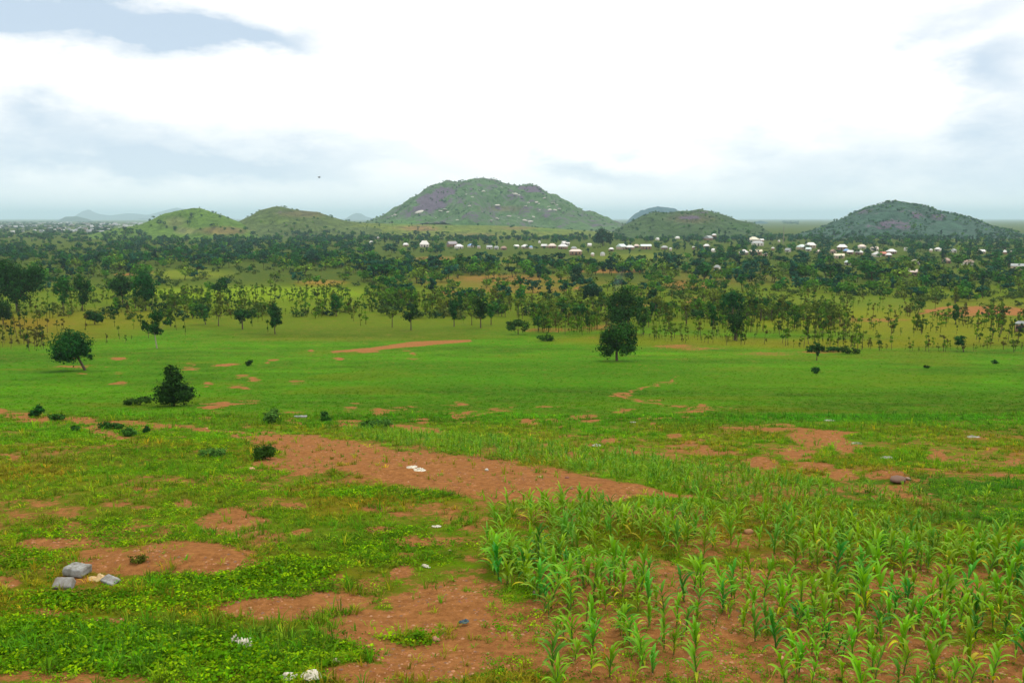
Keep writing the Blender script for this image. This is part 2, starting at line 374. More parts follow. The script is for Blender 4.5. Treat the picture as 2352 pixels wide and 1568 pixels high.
PAINT = [ # (cx, cy, rx, ry, colour, strength)  crops and fallow of different colour
 (600,675,300,17,(.12,.24,.004),.9),(640,700,300,14,(.08,.16,.004),.7),(430,630,120,14,(.11,.18,.02),.8),(60,770,230,34,(.10,.10,.010),.75),(200,735,260,26,(.12,.14,.012),.7),(60,742,100,12,(.13,.10,.015),.6),
 (1900,735,300,30,(.12,.18,.008),.75),(2150,760,320,38,(.12,.16,.01),.8),(1950,790,420,16,(.15,.15,.008),.6),(1500,782,260,14,(.12,.15,.01),.6),(760,738,500,20,(.07,.13,.01),.6),(740,650,70,8,(.22,.2,.03),.8),
 (830,768,420,16,(.055,.10,.008),.7),(1130,600,300,12,(.09,.13,.035),.7),(1150,645,260,22,(.13,.12,.04),.75),(1470,590,120,10,(.09,.15,.03),.8),(1640,640,200,24,(.12,.12,.05),.6),(2080,620,300,14,(.07,.12,.03),.6),(2250,705,200,24,(.10,.14,.02),.7),(1960,690,160,12,(.07,.14,.015),.7),
 (1850,690,120,10,(.08,.15,.02),.5),(2150,1120,400,40,(.018,.11,.012),.85),(2300,1180,200,40,(.018,.115,.012),.85),(2050,960,460,14,(.022,.13,.004),.5),(1050,1020,300,30,(.06,.17,.02),.6),(1500,1080,320,40,(.085,.18,.015),.7),
 (900,1130,200,14,(.03,.11,.008),.8),(330,1050,300,30,(.05,.12,.008),.6),(250,1150,420,50,(.10,.13,.01),.6),(560,1340,260,34,(.035,.13,.012),.8),(330,1490,420,60,(.03,.12,.012),.8),(800,1260,220,60,(.05,.12,.01),.5),
 (700,780,300,5,(.10,.15,.02),.5),(1300,860,520,40,(.036,.155,.001),.6),(1850,870,400,40,(.05,.155,.001),.5)]
def patch_masks(px, py, wx, wy):
    j = (fbm(wx / 1.3, wy / 1.3, 21, 3) - .5); j2 = (fbm(wx / 1.5, wy / 1.1, 33, 3) - .5)
    near = 1 - sstep(40, 150, wy)
    qx = px + j * 60 * near + (vnoise(wx / 4, wy / 4, 9) - .5) * 14; qy = py + j2 * 20 * near
    soil = .40 * (1 - .45 * ((px > 1120) & (py > 1150))) * (1 - sstep(30, 60, wy)) * sstep(.38, .62, fbm(wx / 2.2, wy / 2.2, 44, 4)) + .10 * (1 - sstep(60, 90, wy))
    for cx, cy, rx, ry, st in SOIL:
        m = (np.abs(qx - cx) < rx * 1.5) & (np.abs(qy - cy) < ry * 1.5)
        if not m.any(): continue
        r = np.sqrt(((qx[m] - cx) / rx) ** 2 + ((qy[m] - cy) / ry) ** 2)
        soil[m] = np.maximum(soil[m], min(1, st + .14) * sstep(1.35, .55, r))
    for pts, hw, st in LINES:
        p = np.array(pts, float); hw = np.array(hw, float)
        for i in range(len(p) - 1):
            a, b = p[i], p[i + 1]; R = 2 * max(hw[i], hw[i + 1])
            m = (qx > min(a[0], b[0]) - R) & (qx < max(a[0], b[0]) + R) & (qy > min(a[1], b[1]) - R) & (qy < max(a[1], b[1]) + R)
            if not m.any(): continue
            d = b - a; t = np.clip(((qx[m] - a[0]) * d[0] + (qy[m] - a[1]) * d[1]) / (d @ d), 0, 1)
            dist = np.hypot(qx[m] - a[0] - t * d[0], qy[m] - a[1] - t * d[1])
            w = hw[i] + (hw[i + 1] - hw[i]) * t
            soil[m] = np.maximum(soil[m], st * sstep(1.35, .7, dist / w))
    return soil
def lerp(C, c, k):
    return C + (np.array(c) - C) * k[:, None]
def ground_colour(px, py, wx, wy):
    n = fbm(wx / 4.0, wy / 4.0, 51, 4); nf = fbm(wx / 30.0, wy / 30.0, 52, 4)
    C = np.ones((len(px), 3)) * np.array([.034, .150, .0006])
    C = lerp(C, (.042, .16, .001), sstep(.4, .65, nf) * .6)
    st_ = fbm(wx / 34.0, wy / 9.0, 57, 4); mo = fbm(wx / 4.5, wy / 3.0, 58, 4)
    C = C * (1 + (st_ - .5)[:, None] * .9 + (mo - .5)[:, None] * .75)
    C = lerp(C, (.075, .14, .003), sstep(.56, .75, fbm(wx / 13.0, wy / 8.0, 59, 3)) * .55)
    fg = sstep(930, 1050, py)
    C = lerp(C, (.075, .155, .003), fg * .85)
    C = lerp(C, (.125, .115, .010), fg * sstep(.40, .62, n) * .85)
    sv = sstep(775, 735, py)
    C = lerp(C, (.068, .130, .004), sv * .9)
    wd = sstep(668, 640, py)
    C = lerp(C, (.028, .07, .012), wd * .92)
    for cx, cy, rx, ry, c, st in PAINT:
        r = np.sqrt(((px - cx) / rx) ** 2 + ((py - cy) / ry) ** 2)
        C = lerp(C, c, st * sstep(1.25, .4, r + (nf - .5) * .8))
    return C * np.array([1.32, 1.12, .5])

# ------------------------------------------------------------------ the ground sheet
def build_ground():
    ys = np.concatenate([np.linspace(-5, 8, 30)[:-1], np.exp(np.linspace(math.log(8), math.log(150), 720))[:-1],
                         np.exp(np.linspace(math.log(150), math.log(1000), 330))[:-1], np.exp(np.linspace(math.log(1000), math.log(26000), 110))])
    ss = np.concatenate([np.linspace(-1.6, -.68, 60)[:-1], np.linspace(-.68, .68, 760), np.linspace(.68, 1.6, 60)[1:]])
    Y, S = np.meshgrid(ys, ss, indexing='ij')
    X = S * (Y + 6)
    x = X.ravel(); y = Y.ravel(); z = plain(x, y)
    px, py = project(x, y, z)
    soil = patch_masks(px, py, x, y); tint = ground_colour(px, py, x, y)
    fine = 1 - sstep(45, 110, y)
    nr, nc = Y.shape
    i = np.arange(nr * nc).reshape(nr, nc)
    Fq = np.stack([i[:-1, :-1], i[:-1, 1:], i[1:, 1:], i[1:, :-1]], -1).reshape(-1, 4)
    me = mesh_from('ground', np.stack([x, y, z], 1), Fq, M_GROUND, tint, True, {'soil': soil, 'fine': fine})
    tag(link('ground', me), kind='structure')
build_ground()

ROCKS = [(990,468,44,24,1.1),(1020,440,34,16,.7),(960,480,30,12,.7),(1010,455,30,12,.6),(1222,436,26,10,.95),(1200,432,20,6,.6),(1230,460,40,14,.45),(1200,490,60,12,.35),(1030,490,30,10,.4),(1170,460,40,10,.3),(1060,440,30,8,.3),
         (2060,515,50,30,.55),(2120,480,60,14,.35),(2150,500,40,14,.5),(2000,490,40,12,.4),(2110,495,50,12,.4),(1580,500,40,8,.5),(1610,487,30,5,.5),(640,485,30,6,.35)]
HILL_TINT = {'A': (.09, .18, .022), 'B': (.08, .125, .035), 'C': (.13, .18, .03), 'D': (.075, .155, .06), 'E': (.015, .07, .10), 'F': (.05, .10, .035), 'G': (.015, .07, .10), 'H': (.040, .100, .075), 'I': (.04, .08, .06), 'J': (.06, .1, .1), 'K': (.06, .1, .1)}  # E, G and H: blue of the distance haze is put into the colour
HPAINT = [(520,530,60,10,(.22,.12,.07),.6),(690,492,60,10,(.13,.10,.06),.6),(400,510,30,16,(.18,.17,.09),.5),(425,530,24,8,(.3,.24,.15),.4),(960,525,60,8,(.26,.14,.08),.65),(1190,525,60,6,(.22,.13,.08),.5),(1100,540,60,6,(.22,.13,.08),.4),
          (1160,480,60,7,(.2,.12,.09),.45),(1580,505,60,14,(.15,.1,.07),.45),(930,508,60,12,(.07,.2,.03),.5),(1060,515,80,8,(.05,.15,.04),.4),(1240,528,60,5,(.09,.22,.03),.5),(1700,520,40,10,(.04,.12,.02),.5),(640,505,80,12,(.09,.15,.03),.5)]
for H in HILLS:
    nx, ny = (380, 150) if H['y0'] < 3000 else (140, 40)
    pad = 0.02 * (H['xx'][-1] - H['xx'][0]) + abs(H['xx'][-1] + H['xx'][0]) / 2 * H['w'] / H['y0']
    xs = np.linspace(H['xx'][0] - pad, H['xx'][-1] + pad, nx); ysv = np.linspace(H['y0'] - H['w'] * .999, H['y0'] + H['w'] * .999, ny)
    Y, X = np.meshgrid(ysv, xs, indexing='ij')
    x = X.ravel(); y = Y.ravel(); z = hill_z(H, x, y)
    px, py = project(x, y, z)
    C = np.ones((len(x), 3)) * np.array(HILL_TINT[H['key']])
    n = fbm(x / 60, y / 60, 5, 4)
    for cx, cy, rx, ry, c, st in HPAINT:
        r = np.sqrt(((px - cx) / rx) ** 2 + ((py - cy) / ry) ** 2); C = lerp(C, c, st * sstep(1.2, .3, r + (n - .5)))
    rk = np.zeros(len(x)) + {'D': .38, 'H': .22}.get(H['key'], .02)
    for cx, cy, rx, ry, st in ROCKS:
        r = np.sqrt(((px - cx) / rx) ** 2 + ((py - cy) / ry) ** 2); rk = np.maximum(rk, st * sstep(1.3, .3, r + (n - .5) * .7))
    i = np.arange(ny * nx).reshape(ny, nx)
    Fq = np.stack([i[:-1, :-1], i[:-1, 1:], i[1:, 1:], i[1:, :-1]], -1).reshape(-1, 4)
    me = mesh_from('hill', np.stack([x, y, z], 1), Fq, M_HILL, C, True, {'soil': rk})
    tag(link('hill', me), kind='structure')

# ------------------------------------------------------------------ many small plants baked into one mesh ("stuff")
def merge(name, temps, idx, P, rot, sc_, tint, mat, lab, cat, zs=None, smooth=False):
    VV = []; FF = []; CC = []; n0 = 0
    for t, (V, Fq, C) in enumerate(temps):
        m = np.where(idx == t)[0]
        if not len(m): continue
        c = np.cos(rot[m])[:, None]; s = np.sin(rot[m])[:, None]; k = sc_[m][:, None]
        kz = k if zs is None else zs[m][:, None]
        X = (V[None, :, 0] * c - V[None, :, 1] * s) * k + P[m, 0][:, None]
        Y = (V[None, :, 0] * s + V[None, :, 1] * c) * k + P[m, 1][:, None]
        Z = V[None, :, 2] * kz + P[m, 2][:, None]
        VV.append(np.stack([X, Y, Z], -1).reshape(-1, 3))
        FF.append((Fq[None] + (np.arange(len(m)) * len(V))[:, None, None]).reshape(-1, Fq.shape[1]) + n0); n0 += len(V) * len(m)
        CC.append((C[None] * tint[m][:, None, :]).reshape(-1, 3))
    me = mesh_from(name, np.concatenate(VV), np.concatenate(FF), mat, np.concatenate(CC), smooth)
    return tag(link(name, me), lab, cat, kind='stuff')

def grass_tuft(seed, blades, h, w, spread, droop):
    r = np.random.default_rng(seed); g = Geo()
    for i in range(blades):
        a = r.uniform(0, 6.283); b = r.uniform(0, spread); L = h * r.uniform(.5, 1.2); ww = w * r.uniform(.7, 1.3)
        o = np.array([math.cos(a) * b, math.sin(a) * b, -.01]); d = np.array([math.cos(a), math.sin(a), 0]); d2 = np.array([-d[1], d[0], 0])
        ln = r.uniform(.15, droop)
        p1 = o + d * L * ln * .4 + np.array([0, 0, L * .6]); p2 = o + d * L * ln * 1.2 + np.array([0, 0, L * (1.02 - .35 * ln)])
        V = [o - d2 * ww / 2, o + d2 * ww / 2, p1 + d2 * ww * .45, p1 - d2 * ww * .45, p2 + d2 * ww * .08, p2 - d2 * ww * .08]
        g.add(V, [[0, 1, 2, 3], [3, 2, 4, 5]], np.ones(3) * r.uniform(.75, 1.25))
    return g.arrays()
def herb(seed, n, h, ls):
    """low broad-leaved weed"""
    r = np.random.default_rng(seed); g = Geo()
    P = r.normal(0, 1, (n, 3)) * np.array([.5, .5, .0]) * h * 1.4; P[:, 2] = h * r.uniform(.1, 1, n) * np.exp(-(P[:, 0] ** 2 + P[:, 1] ** 2) / (h * h * 2))
    Nn = np.stack([P[:, 0] / h * .5, P[:, 1] / h * .5, np.ones(n)], 1)
    leaf_quads(g, P, Nn, ls, np.ones(3), r, .8)
    return g.arrays()

def scatter_field(npts, y0, y1, power, xmul=.66):
    """random points over the visible wedge of ground, thinned with distance"""
    u = RNG.random(npts)
    if power == 0: y = y0 * (y1 / y0) ** u
    else: y = (y0 ** power + u * (y1 ** power - y0 ** power)) ** (1 / power)
    x = (RNG.random(npts) * 2 - 1) * xmul * (y + 3)
    z = plain(x, y); px, py = project(x, y, z)
    return x, y, z, px, py

def green_mask(px, py, x, y):
    return patch_masks(px, py, x, y) + 1.5 * (.55 * fbm(x * 1.6, y * 1.6, 61, 3) + .45 * fbm(x * 6, y * 6, 62, 2) - .5) * .8

GT = [grass_tuft(i, 9, .085, .011, .06, 1.1) for i in range(6)] + [grass_tuft(10 + i, 7, .2, .014, .05, .9) for i in range(3)]
x, y, z, px, py = scatter_field(78000, 10, 52, 1.0)
gm = green_mask(px, py, x, y)
patchy = fbm(x / 1.1, y / 1.1, 70, 4)
keep = (gm + (patchy - .5) * 2.2 < .36 - .2 * ((px > 1100) & (py > 1170))) | (RNG.random(len(x)) < .06)
x, y, z, px, py, patchy = [a[keep] for a in (x, y, z, px, py, patchy)]
T = ground_colour(px, py, x, y)
T = T * RNG.uniform(.7, 2.0, (len(x), 1)); T = T * (1 + sstep(.45, .65, patchy)[:, None] * np.array([.1, .35, .3])); T = T + np.array([.004, .01, .004])
br = RNG.random(len(x)) < .14; T[br] = np.array([.10, .32, .006]) * RNG.uniform(.6, 1.1, (br.sum(), 1))
dry = RNG.random(len(x)) < .08; T[dry] = T[dry] * np.array([2.2, 1.35, 1.5])
lushg = ((px / 2352 < .36) & (py > 1430)) | ((np.abs(px - 560) < 260) & (np.abs(py - 1345) < 45))
big = np.where(RNG.random(len(x)) < np.where(lushg, .35, .06), RNG.integers(6, 9, len(x)), RNG.integers(0, 6, len(x)))
s = RNG.uniform(.6, 1.3, len(x)) * (.9 + y / 60)
merge('grass', GT, big, np.stack([x, y, z], 1), RNG.uniform(0, 6.28, len(x)), s, T, M_GRASS, 'short green and yellow grass growing in patches over the near slope', 'grass')

HT = [herb(i, 26, .10, .019) for i in range(5)]
x, y, z, px, py = scatter_field(80000, 10, 44, 1.0)
gm = green_mask(px, py, x, y)
lush = np.zeros(len(x))
for cx, cy, rx, ry, st in [(560,1345,250,38,1),(330,1500,430,60,1),(680,1310,110,30,1),(60,1290,90,30,.8),(300,1380,330,28,.9),(240,1230,220,40,.5),(500,1250,40,12,.6),(780,1520,200,50,.7),(900,1260,170,50,.55),(850,1470,200,22,.8),(560,1120,300,60,.25),(600,1540,240,40,.9),(100,1450,160,40,1),(900,1135,200,14,.5),(1020,1405,60,8,.5),(1190,1440,60,16,.5),(400,1030,300,40,.3),(860,970,50,16,.9),(590,1040,40,16,.6)]:
    r = np.sqrt(((px - cx) / rx) ** 2 + ((py - cy) / ry) ** 2); lush = np.maximum(lush, st * sstep(1.3, .5, r))
nn = fbm(x / .8, y / .8, 75, 3)
infield = (px > 1120) & (py > 1170)
pr = np.clip(lush * 1.1 + .16 + .5 * infield + (nn - .5) * 1.5, 0, 1) * ((gm < .55) | (infield & (RNG.random(len(x)) < .6)))
pr *= np.where((px > 1120) & (py > 1150), .5, 1)
keep = RNG.random(len(x)) < pr
x, y, z, px, py, lush, nn = [a[keep] for a in (x, y, z, px, py, lush, nn)]
T = np.ones((len(x), 1)) * np.array([.075, .225, .001]) * RNG.uniform(.5, 1.7, (len(x), 1))
T = T * (1 + (nn - .5)[:, None] * .8)
yl = RNG.random(len(x)) < .35; T[yl] = T[yl] * np.array([2.6, 1.6, 1])
s = RNG.uniform(.6, 1.3, len(x)) * (.8 + .7 * lush) * (.9 + y / 70)
merge('weeds', HT, RNG.integers(0, 5, len(x)), np.stack([x, y, z - .01], 1), RNG.uniform(0, 6.28, len(x)), s, T, M_GRASS, 'low dark green leafy weeds spreading between the bare soil patches', 'weeds')

# meadow sward beyond the near slope, coarse tufts
MT = [grass_tuft(60 + i, 8, .12, .03, .2, 1.2) for i in range(4)]
x, y, z, px, py = scatter_field(60000, 45, 150, .6, .62)
gm = green_mask(px, py, x, y)
keep = (gm < .25) & (RNG.random(len(x)) < np.where(y < 75, 1, .6))
x, y, z, px, py = [a[keep] for a in (x, y, z, px, py)]
T = ground_colour(px, py, x, y) * RNG.uniform(.85, 1.35, (len(x), 1))
merge('meadow_grass', MT, RNG.integers(0, 4, len(x)), np.stack([x, y, z - .02], 1), RNG.uniform(0, 6.28, len(x)), RNG.uniform(.5, 1.0, len(x)), T, M_GRASS, 'smooth bright green grass covering the flat meadow', 'grass')

# pebbles on bare soil
def pebble(seed):
    r = np.random.default_rng(seed)
    V = np.array([[1, 0, 0], [0, 1, 0], [-1, 0, 0], [0, -1, 0], [.1, 0, .6], [.7, .7, .15], [-.6, .7, .2], [-.7, -.6, .15], [.6, -.7, .1]], float) * r.uniform(.6, 1.2, (9, 3))
    Fq = [[0, 5, 4, 4], [5, 1, 4, 4], [1, 6, 4, 4], [6, 2, 4, 4], [2, 7, 4, 4], [7, 3, 4, 4], [3, 8, 4, 4], [8, 0, 4, 4]]
    Fq = np.array(Fq)[:, :3]
    return V, Fq, np.ones((9, 3))
x, y, z, px, py = scatter_field(85000, 10, 42, 1.0)
sm = patch_masks(px, py, x, y)
keep = (sm > .6) & (fbm(x / .7, y / .7, 90, 3) > .45)
x, y, z = [a[keep] for a in (x, y, z)]
T = np.array([[.42, .22, .1], [.28, .12, .05], [.40, .24, .12], [.2, .12, .07]])[RNG.integers(0, 4, len(x))]
merge('gravel', [pebble(i) for i in range(5)], RNG.integers(0, 5, len(x)), np.stack([x, y, z], 1), RNG.uniform(0, 6.28, len(x)), .008 + .030 * RNG.random(len(x)) ** 4 , T, M_STONE, 'pale pebbles and clods strewn over the bare red soil', 'gravel')

# ------------------------------------------------------------------ labels for repeats
ORD = ['first', 'second', 'third', 'fourth', 'fifth', 'sixth', 'seventh', 'eighth', 'ninth', 'tenth', '11th', '12th', '13th', '14th', '15th', '16th', '17th', '18th', '19th', '20th']
def ordw(i):
    if i < 20: return ORD[i]
    k = i + 1
    return '%d%s' % (k, {1: 'st', 2: 'nd', 3: 'rd'}.get(k % 10 if k % 100 not in (11, 12, 13) else 0, 'th'))

# ------------------------------------------------------------------ corn
def corn_arrays(seed, leaves=9, segs=6, h=.62, L=.62, W=.070, fold=True):
    r = np.random.default_rng(seed); st = Geo(); lf = Geo()
    lean = r.normal(0, .05, 2)
    def stem(t): return np.array([lean[0] * t * t, lean[1] * t * t, t * h])
    tube(st, [stem(t) for t in (-.06, .3, .6, .95)], [.016, .014, .011, .006], 5)
    plane = r.uniform(0, math.pi)
    for i in range(leaves):
        t = .03 + .92 * (i / (leaves - 1)); base = stem(t)
        a = plane + (i % 2) * math.pi + r.normal(0, .6)
        d = np.array([math.cos(a), math.sin(a), 0]); d2 = np.array([-d[1], d[0], 0])
        ll = L * (.62 + .55 * math.sin(math.pi * min(1, .25 + .7 * t))) * r.uniform(.8, 1.15)
        ang = math.radians(r.uniform(18, 42) * (1.3 - .75 * t)); bend = math.radians(r.uniform(85, 150)) * (1.05 - .4 * t)
        p = base.copy(); rows = []
        tw = r.normal(0, .25)
        for k in range(segs + 1):
            u = k / segs
            th = ang + bend * u ** 1.5
            w = W * (.45 + 2.2 * u if u < .25 else 1.0) * (1 - max(0, (u - .45) / .55) ** 1.6) * r.uniform(.95, 1.05)
            side = d2 * math.cos(tw * u) + np.array([0, 0, 1]) * math.sin(tw * u)
            up = np.array([-d[0] * math.cos(th), -d[1] * math.cos(th), math.sin(th)])
            rows.append((p - side * w / 2 + up * w * .22, p.copy(), p + side * w / 2 + up * w * .22))
            p = p + (d * math.sin(th) + np.array([0, 0, math.cos(th)])) * ll / segs
        V = np.array(rows).reshape(-1, 3)
        Fq = [[3 * k + j, 3 * k + j + 1, 3 * k + j + 4, 3 * k + j + 3] for k in range(segs) for j in (0, 1)]
        c = np.array([1, 1, 1]) * r.uniform(.8, 1.2)
        if i < 2 and r.random() < .35: c = np.array([2.8, 1.3, .9])
        C = np.repeat(np.linspace(.9, 1.15, segs + 1), 3)[:, None] * c
        lf.add(V, Fq, C)
    return st.arrays(), lf.arrays()
CORN_T = [corn_arrays(100 + i, leaves=9 + i % 4, h=.48 + .05 * (i % 5), L=.42 + .03 * (i % 4)) for i in range(12)]
CORN_M = []
CORN_TINTS = [(.13, .34, .004), (.085, .31, .014), (.18, .37, .003), (.035, .19, .008)]
for i, (st, lf) in enumerate(CORN_T):
    for j, ct in enumerate(CORN_TINTS):
        CORN_M.append((mesh_from('stalk', st[0], st[1], M_CORN, st[2] * np.array([.11, .2, .05]), True), mesh_from('leaves', lf[0], lf[1], M_CORN, lf[2] * np.array(ct), True), j))
ROWS = []
dirx = -.16
cands = []
for rI in range(-2, 80):
    x0 = .55 + .5 * rI
    yy = 10.6 + random.random() * .3
    while yy < 34:
        xx = x0 + dirx * (yy - 11) + random.gauss(0, .07)
        cands.append((rI, xx, yy))
        yy += random.uniform(.15, .27) * (1.0 if yy < 20 else 1.12)
cx_ = np.array([c[1] for c in cands]); cy_ = np.array([c[2] for c in cands]); cz_ = plain(cx_, cy_)
cpx, cpy = project(cx_, cy_, cz_)
gapn = fbm(cx_ / 1.6, cy_ / 1.6, 120, 3)
def left_edge(py): return np.interp(py, [1130, 1170, 1230, 1300, 1370, 1450, 1568, 1640], [1330, 1150, 1115, 1105, 1190, 1275, 1255, 1255])
def top_edge(px): return np.interp(px, [1000, 1300, 1600, 1750, 2000, 2200, 2400], [1180, 1158, 1170, 1190, 1215, 1250, 1275])
ok = (cpx > left_edge(cpy)) & (cpx < 2420) & (cpy > top_edge(cpx)) & (cpy < 1650) & (gapn > .30) & (np.array([random.random() for _ in cands]) < np.where(cpy > 1480, .55, np.where(cpy > 1330, .72, 1.0)) * np.where(gapn < .44, .5, 1))
sel = np.where(ok)[0]; sel = sel[np.argsort(cy_[sel])]
indiv = sel[:300]; rest = sel[300:]
rowids = sorted(set(cands[i][0] for i in indiv))
LOOK = {0: 'bright green', 1: 'blue-green', 2: 'yellow-green', 3: 'dark green'}
counts = {}
for i in indiv:
    rI, xx, yy = cands[i]
    k = counts.get(rI, 0); counts[rI] = k + 1
    hf = random.uniform(.44, .82) * (1.15 if cpy[i] < 1400 else .95)
    stm, lfm, j = CORN_M[random.choice([0, 1, 2, 0, 2, 2, 0, 3, 0, 2]) + 4 * random.randrange(12)]
    e = link('corn_plant', None, loc=(xx, yy, cz_[i])); e.rotation_euler = (random.gauss(0, .06), random.gauss(0, .06), random.uniform(0, 6.28)); e.scale = (hf, hf, hf * random.uniform(.9, 1.15))
    e.empty_display_size = .2
    link('stalk', stm, e); link('leaves', lfm, e)
    size = 'tall' if hf > .8 else ('small' if hf < .6 else 'young')
    tag(e, '%s %s corn plant, %s from front in %s corn row from left' % (size, LOOK[j], ordw(k), ordw(rowids.index(rI))), 'corn plant', 'corn plants in the field on the red slope')
# corn too far or too many to single out
BOTH = []
for st, lf in [corn_arrays(300 + i, leaves=10, segs=4, h=.45, L=.45, W=.05) for i in range(6)]:
    BOTH.append((np.concatenate([st[0], lf[0]]), np.concatenate([st[1], lf[1] + len(st[0])]), np.concatenate([st[2] * np.array([1.2, .9, .9]), lf[2]])))
x2 = []
rx_, ry_, rz_ = cx_[rest], cy_[rest], cz_[rest]
# the strip of volunteer corn behind the track and along the field edge
x, y, z, px, py = scatter_field(15000, 20, 50, 1.0)
strip_top = np.interp(px, [780, 900, 1100, 1400, 1700, 2000, 2400], [985, 988, 1005, 1040, 1080, 1120, 1150])
strip_bot = np.interp(px, [780, 900, 1100, 1300, 1500, 1750, 2000, 2400], [1000, 1022, 1055, 1082, 1112, 1180, 1215, 1290])
inside = (px > 790) & (py > strip_top) & (py < strip_bot) & (RNG.random(len(px)) < np.where(px < 1900, .75, .25))
sx, sy, sz = x[inside], y[inside], z[inside]
P = np.concatenate([np.stack([rx_, ry_, rz_], 1), np.stack([sx, sy, sz], 1)])
n = len(P)
S = np.concatenate([RNG.uniform(.5, 1.0, len(rx_)), RNG.uniform(.25, .62, len(sx))])
T = np.array(CORN_TINTS)[RNG.choice([0, 2, 0, 2, 1], n)] * RNG.uniform(.8, 1.35, (n, 1))
merge('corn_patch', BOTH, RNG.integers(0, 6, n), P, RNG.uniform(0, 6.28, n), S, T, M_CORN, 'dense bright green young corn filling the back of the slope behind the red track', 'corn', smooth=True)

# ------------------------------------------------------------------ trees
def crown_profile(kind, r):
    if kind == 'round':
        L = [(0, 0, .58, .32, .32, .32)]
        for k in range(6):
            a = r.uniform(0, 6.28); L.append((math.cos(a) * .24, math.sin(a) * .24, r.uniform(.32, .78), .20, .20, .17))
    elif kind == 'column':
        L = [(r.normal(0, .03), r.normal(0, .03), t, .14 * r.uniform(.7, 1.3), .14, .13) for t in (.32, .45, .58, .7, .82, .9)]
        for k in range(3):
            a = r.uniform(0, 6.28); L.append((math.cos(a) * .14, math.sin(a) * .14, r.uniform(.4, .8), .10, .10, .09))
    elif kind == 'spread':
        L = []
        for k in range(8):
            a = r.uniform(0, 6.28); q = r.uniform(.05, .42); L.append((math.cos(a) * q, math.sin(a) * q, r.uniform(.6, .88) - q * .3, .2, .2, .13))
    else:   # sparse
        L = []
        for k in range(6):
            a = r.uniform(0, 6.28); q = r.uniform(.02, .22); L.append((math.cos(a) * q, math.sin(a) * q, r.uniform(.42, .95), .11 * r.uniform(.7, 1.4), .11, .09 * r.uniform(.8, 1.3)))
    return L
def make_trunk(g, lobes, h0, r0, rng, lean=(0, 0), c=(1, 1, 1), split=.35):
    top = np.array([np.mean([l[0] for l in lobes]), np.mean([l[1] for l in lobes]), 0]) * .6
    zmin = min(l[2] - l[5] for l in lobes); fork = np.array([top[0] * .7, top[1] * .7, max(zmin, h0 * .12)])
    tube(g, [(0, 0, -h0 * .03), (fork[0] * .25, fork[1] * .25, fork[2] * .4), tuple(fork)], [r0 * 1.25, r0, r0 * .8], 6, c)
    for l in lobes[:7]:
        e = np.array(l[:3]) + np.array([0, 0, l[5] * .2]); mid = fork * .5 + e * .5 + rng.normal(0, .03 * h0, 3) * np.array([1, 1, 0])
        tube(g, [tuple(fork), tuple(mid), tuple(e)], [r0 * .6, r0 * .38, r0 * .12], 4, c)
TINTS = {'dark': (.020, .085, .012), 'mid': (.06, .15, .008), 'olive': (.12, .18, .015), 'blue': (.010, .062, .028)}
def tree_template(kind, seed, n, leaf, tint, trunk_r=.022):
    r = np.random.default_rng(seed); L = crown_profile(kind, r)
    g = Geo(); t = Geo()
    lobe_leaves(g, L, n, leaf, np.array(TINTS[tint]), r, .35, .42)
    make_trunk(t, L, 1.0, trunk_r, r)
    return t.arrays(), g.arrays()
TREE_KINDS = []
for kind, wname in (('round', 'round'), ('column', 'narrow upright'), ('spread', 'spreading'), ('sparse', 'sparse open')):
    for tint in ('dark', 'mid', 'olive', 'blue'):
        for v in range(2):
            t, c = tree_template(kind, hash((kind == 'round', v)) % 97 + 7 * v + len(TREE_KINDS), 850 if kind != 'sparse' else 420, .042, tint)
            TREE_KINDS.append(dict(kind=kind, word=wname, tint=tint, trunk=mesh_from('trunk', t[0], t[1], M_BARK), crown=mesh_from('crown', c[0], c[1], M_LEAF, c[2])))
TREE_LIST = []    # (object, px, py, word) of every individual tree, for labels
def put_tree(T, x, y, z, h, wf=1.0, group='trees of the wooded plain'):
    e = link('tree', None, loc=(x, y, z)); e.scale = (h * wf, h * wf, h); e.rotation_euler = (0, 0, random.uniform(0, 6.28))
    link('trunk', T['trunk'], e); link('crown', T['crown'], e)
    e['category'] = 'tree'; e['group'] = group
    return e

def landmark(name, px, py, lobes, trunk, n, leaf_px, tint, label, cat, bark=None, tr=3.0, group=None, seed=0):
    """a tree whose crown lobes (frame offsets from its foot: dx, up, rx, ry) were measured in the photograph"""
    x, y, z = at(px, py); k = mscale(y); r = np.random.default_rng(seed + 500)
    e = link(name, None, loc=(x, y, z))
    L = []
    for dx, up, rx, ry in lobes:
        L.append((dx * k, r.normal(0, .25) * rx * k, up * k, rx * k * .95, (rx + ry) / 2 * k, ry * k))
    g = Geo(); lobe_leaves(g, L, int(n * 1.7), leaf_px * k, np.array(tint), r, .35, .40)
    a = g.arrays(); link('crown' if trunk else 'foliage', mesh_from('crown', a[0], a[1], M_LEAF, a[2]), e)
    t = Geo()
    if trunk:
        pts = [(dx * k, 0, up * k) for dx, up in trunk]
        tube(t, pts, [tr * k * (1 - .5 * i / len(pts)) for i in range(len(pts))], 7)
        f = np.array(pts[-1])
        for l in L:
            tube(t, [tuple(f), tuple(f * .5 + np.array(l[:3]) * .5 + r.normal(0, .08, 3)), l[:3]], [tr * k * .45, tr * k * .3, tr * k * .1], 4)
        a = t.arrays(); link('trunk', mesh_from('trunk', a[0], a[1], bark or M_BARK), e)
    else:
        for q in range(4):
            tube(t, [(r.normal(0, 1) * k, 0, -2 * k), (L[q % len(L)][0] * .6, 0, L[q % len(L)][2] * .7)], [1.2 * k, .4 * k], 4)
        a = t.arrays(); link('stem', mesh_from('stem', a[0], a[1], M_BARK), e)
    tag(e, label, cat, group)
    return e
DK = (.014, .066, .010); MD = (.03, .10, .012); LT = (.06, .14, .02)
TG = 'single trees standing on and behind the meadow'
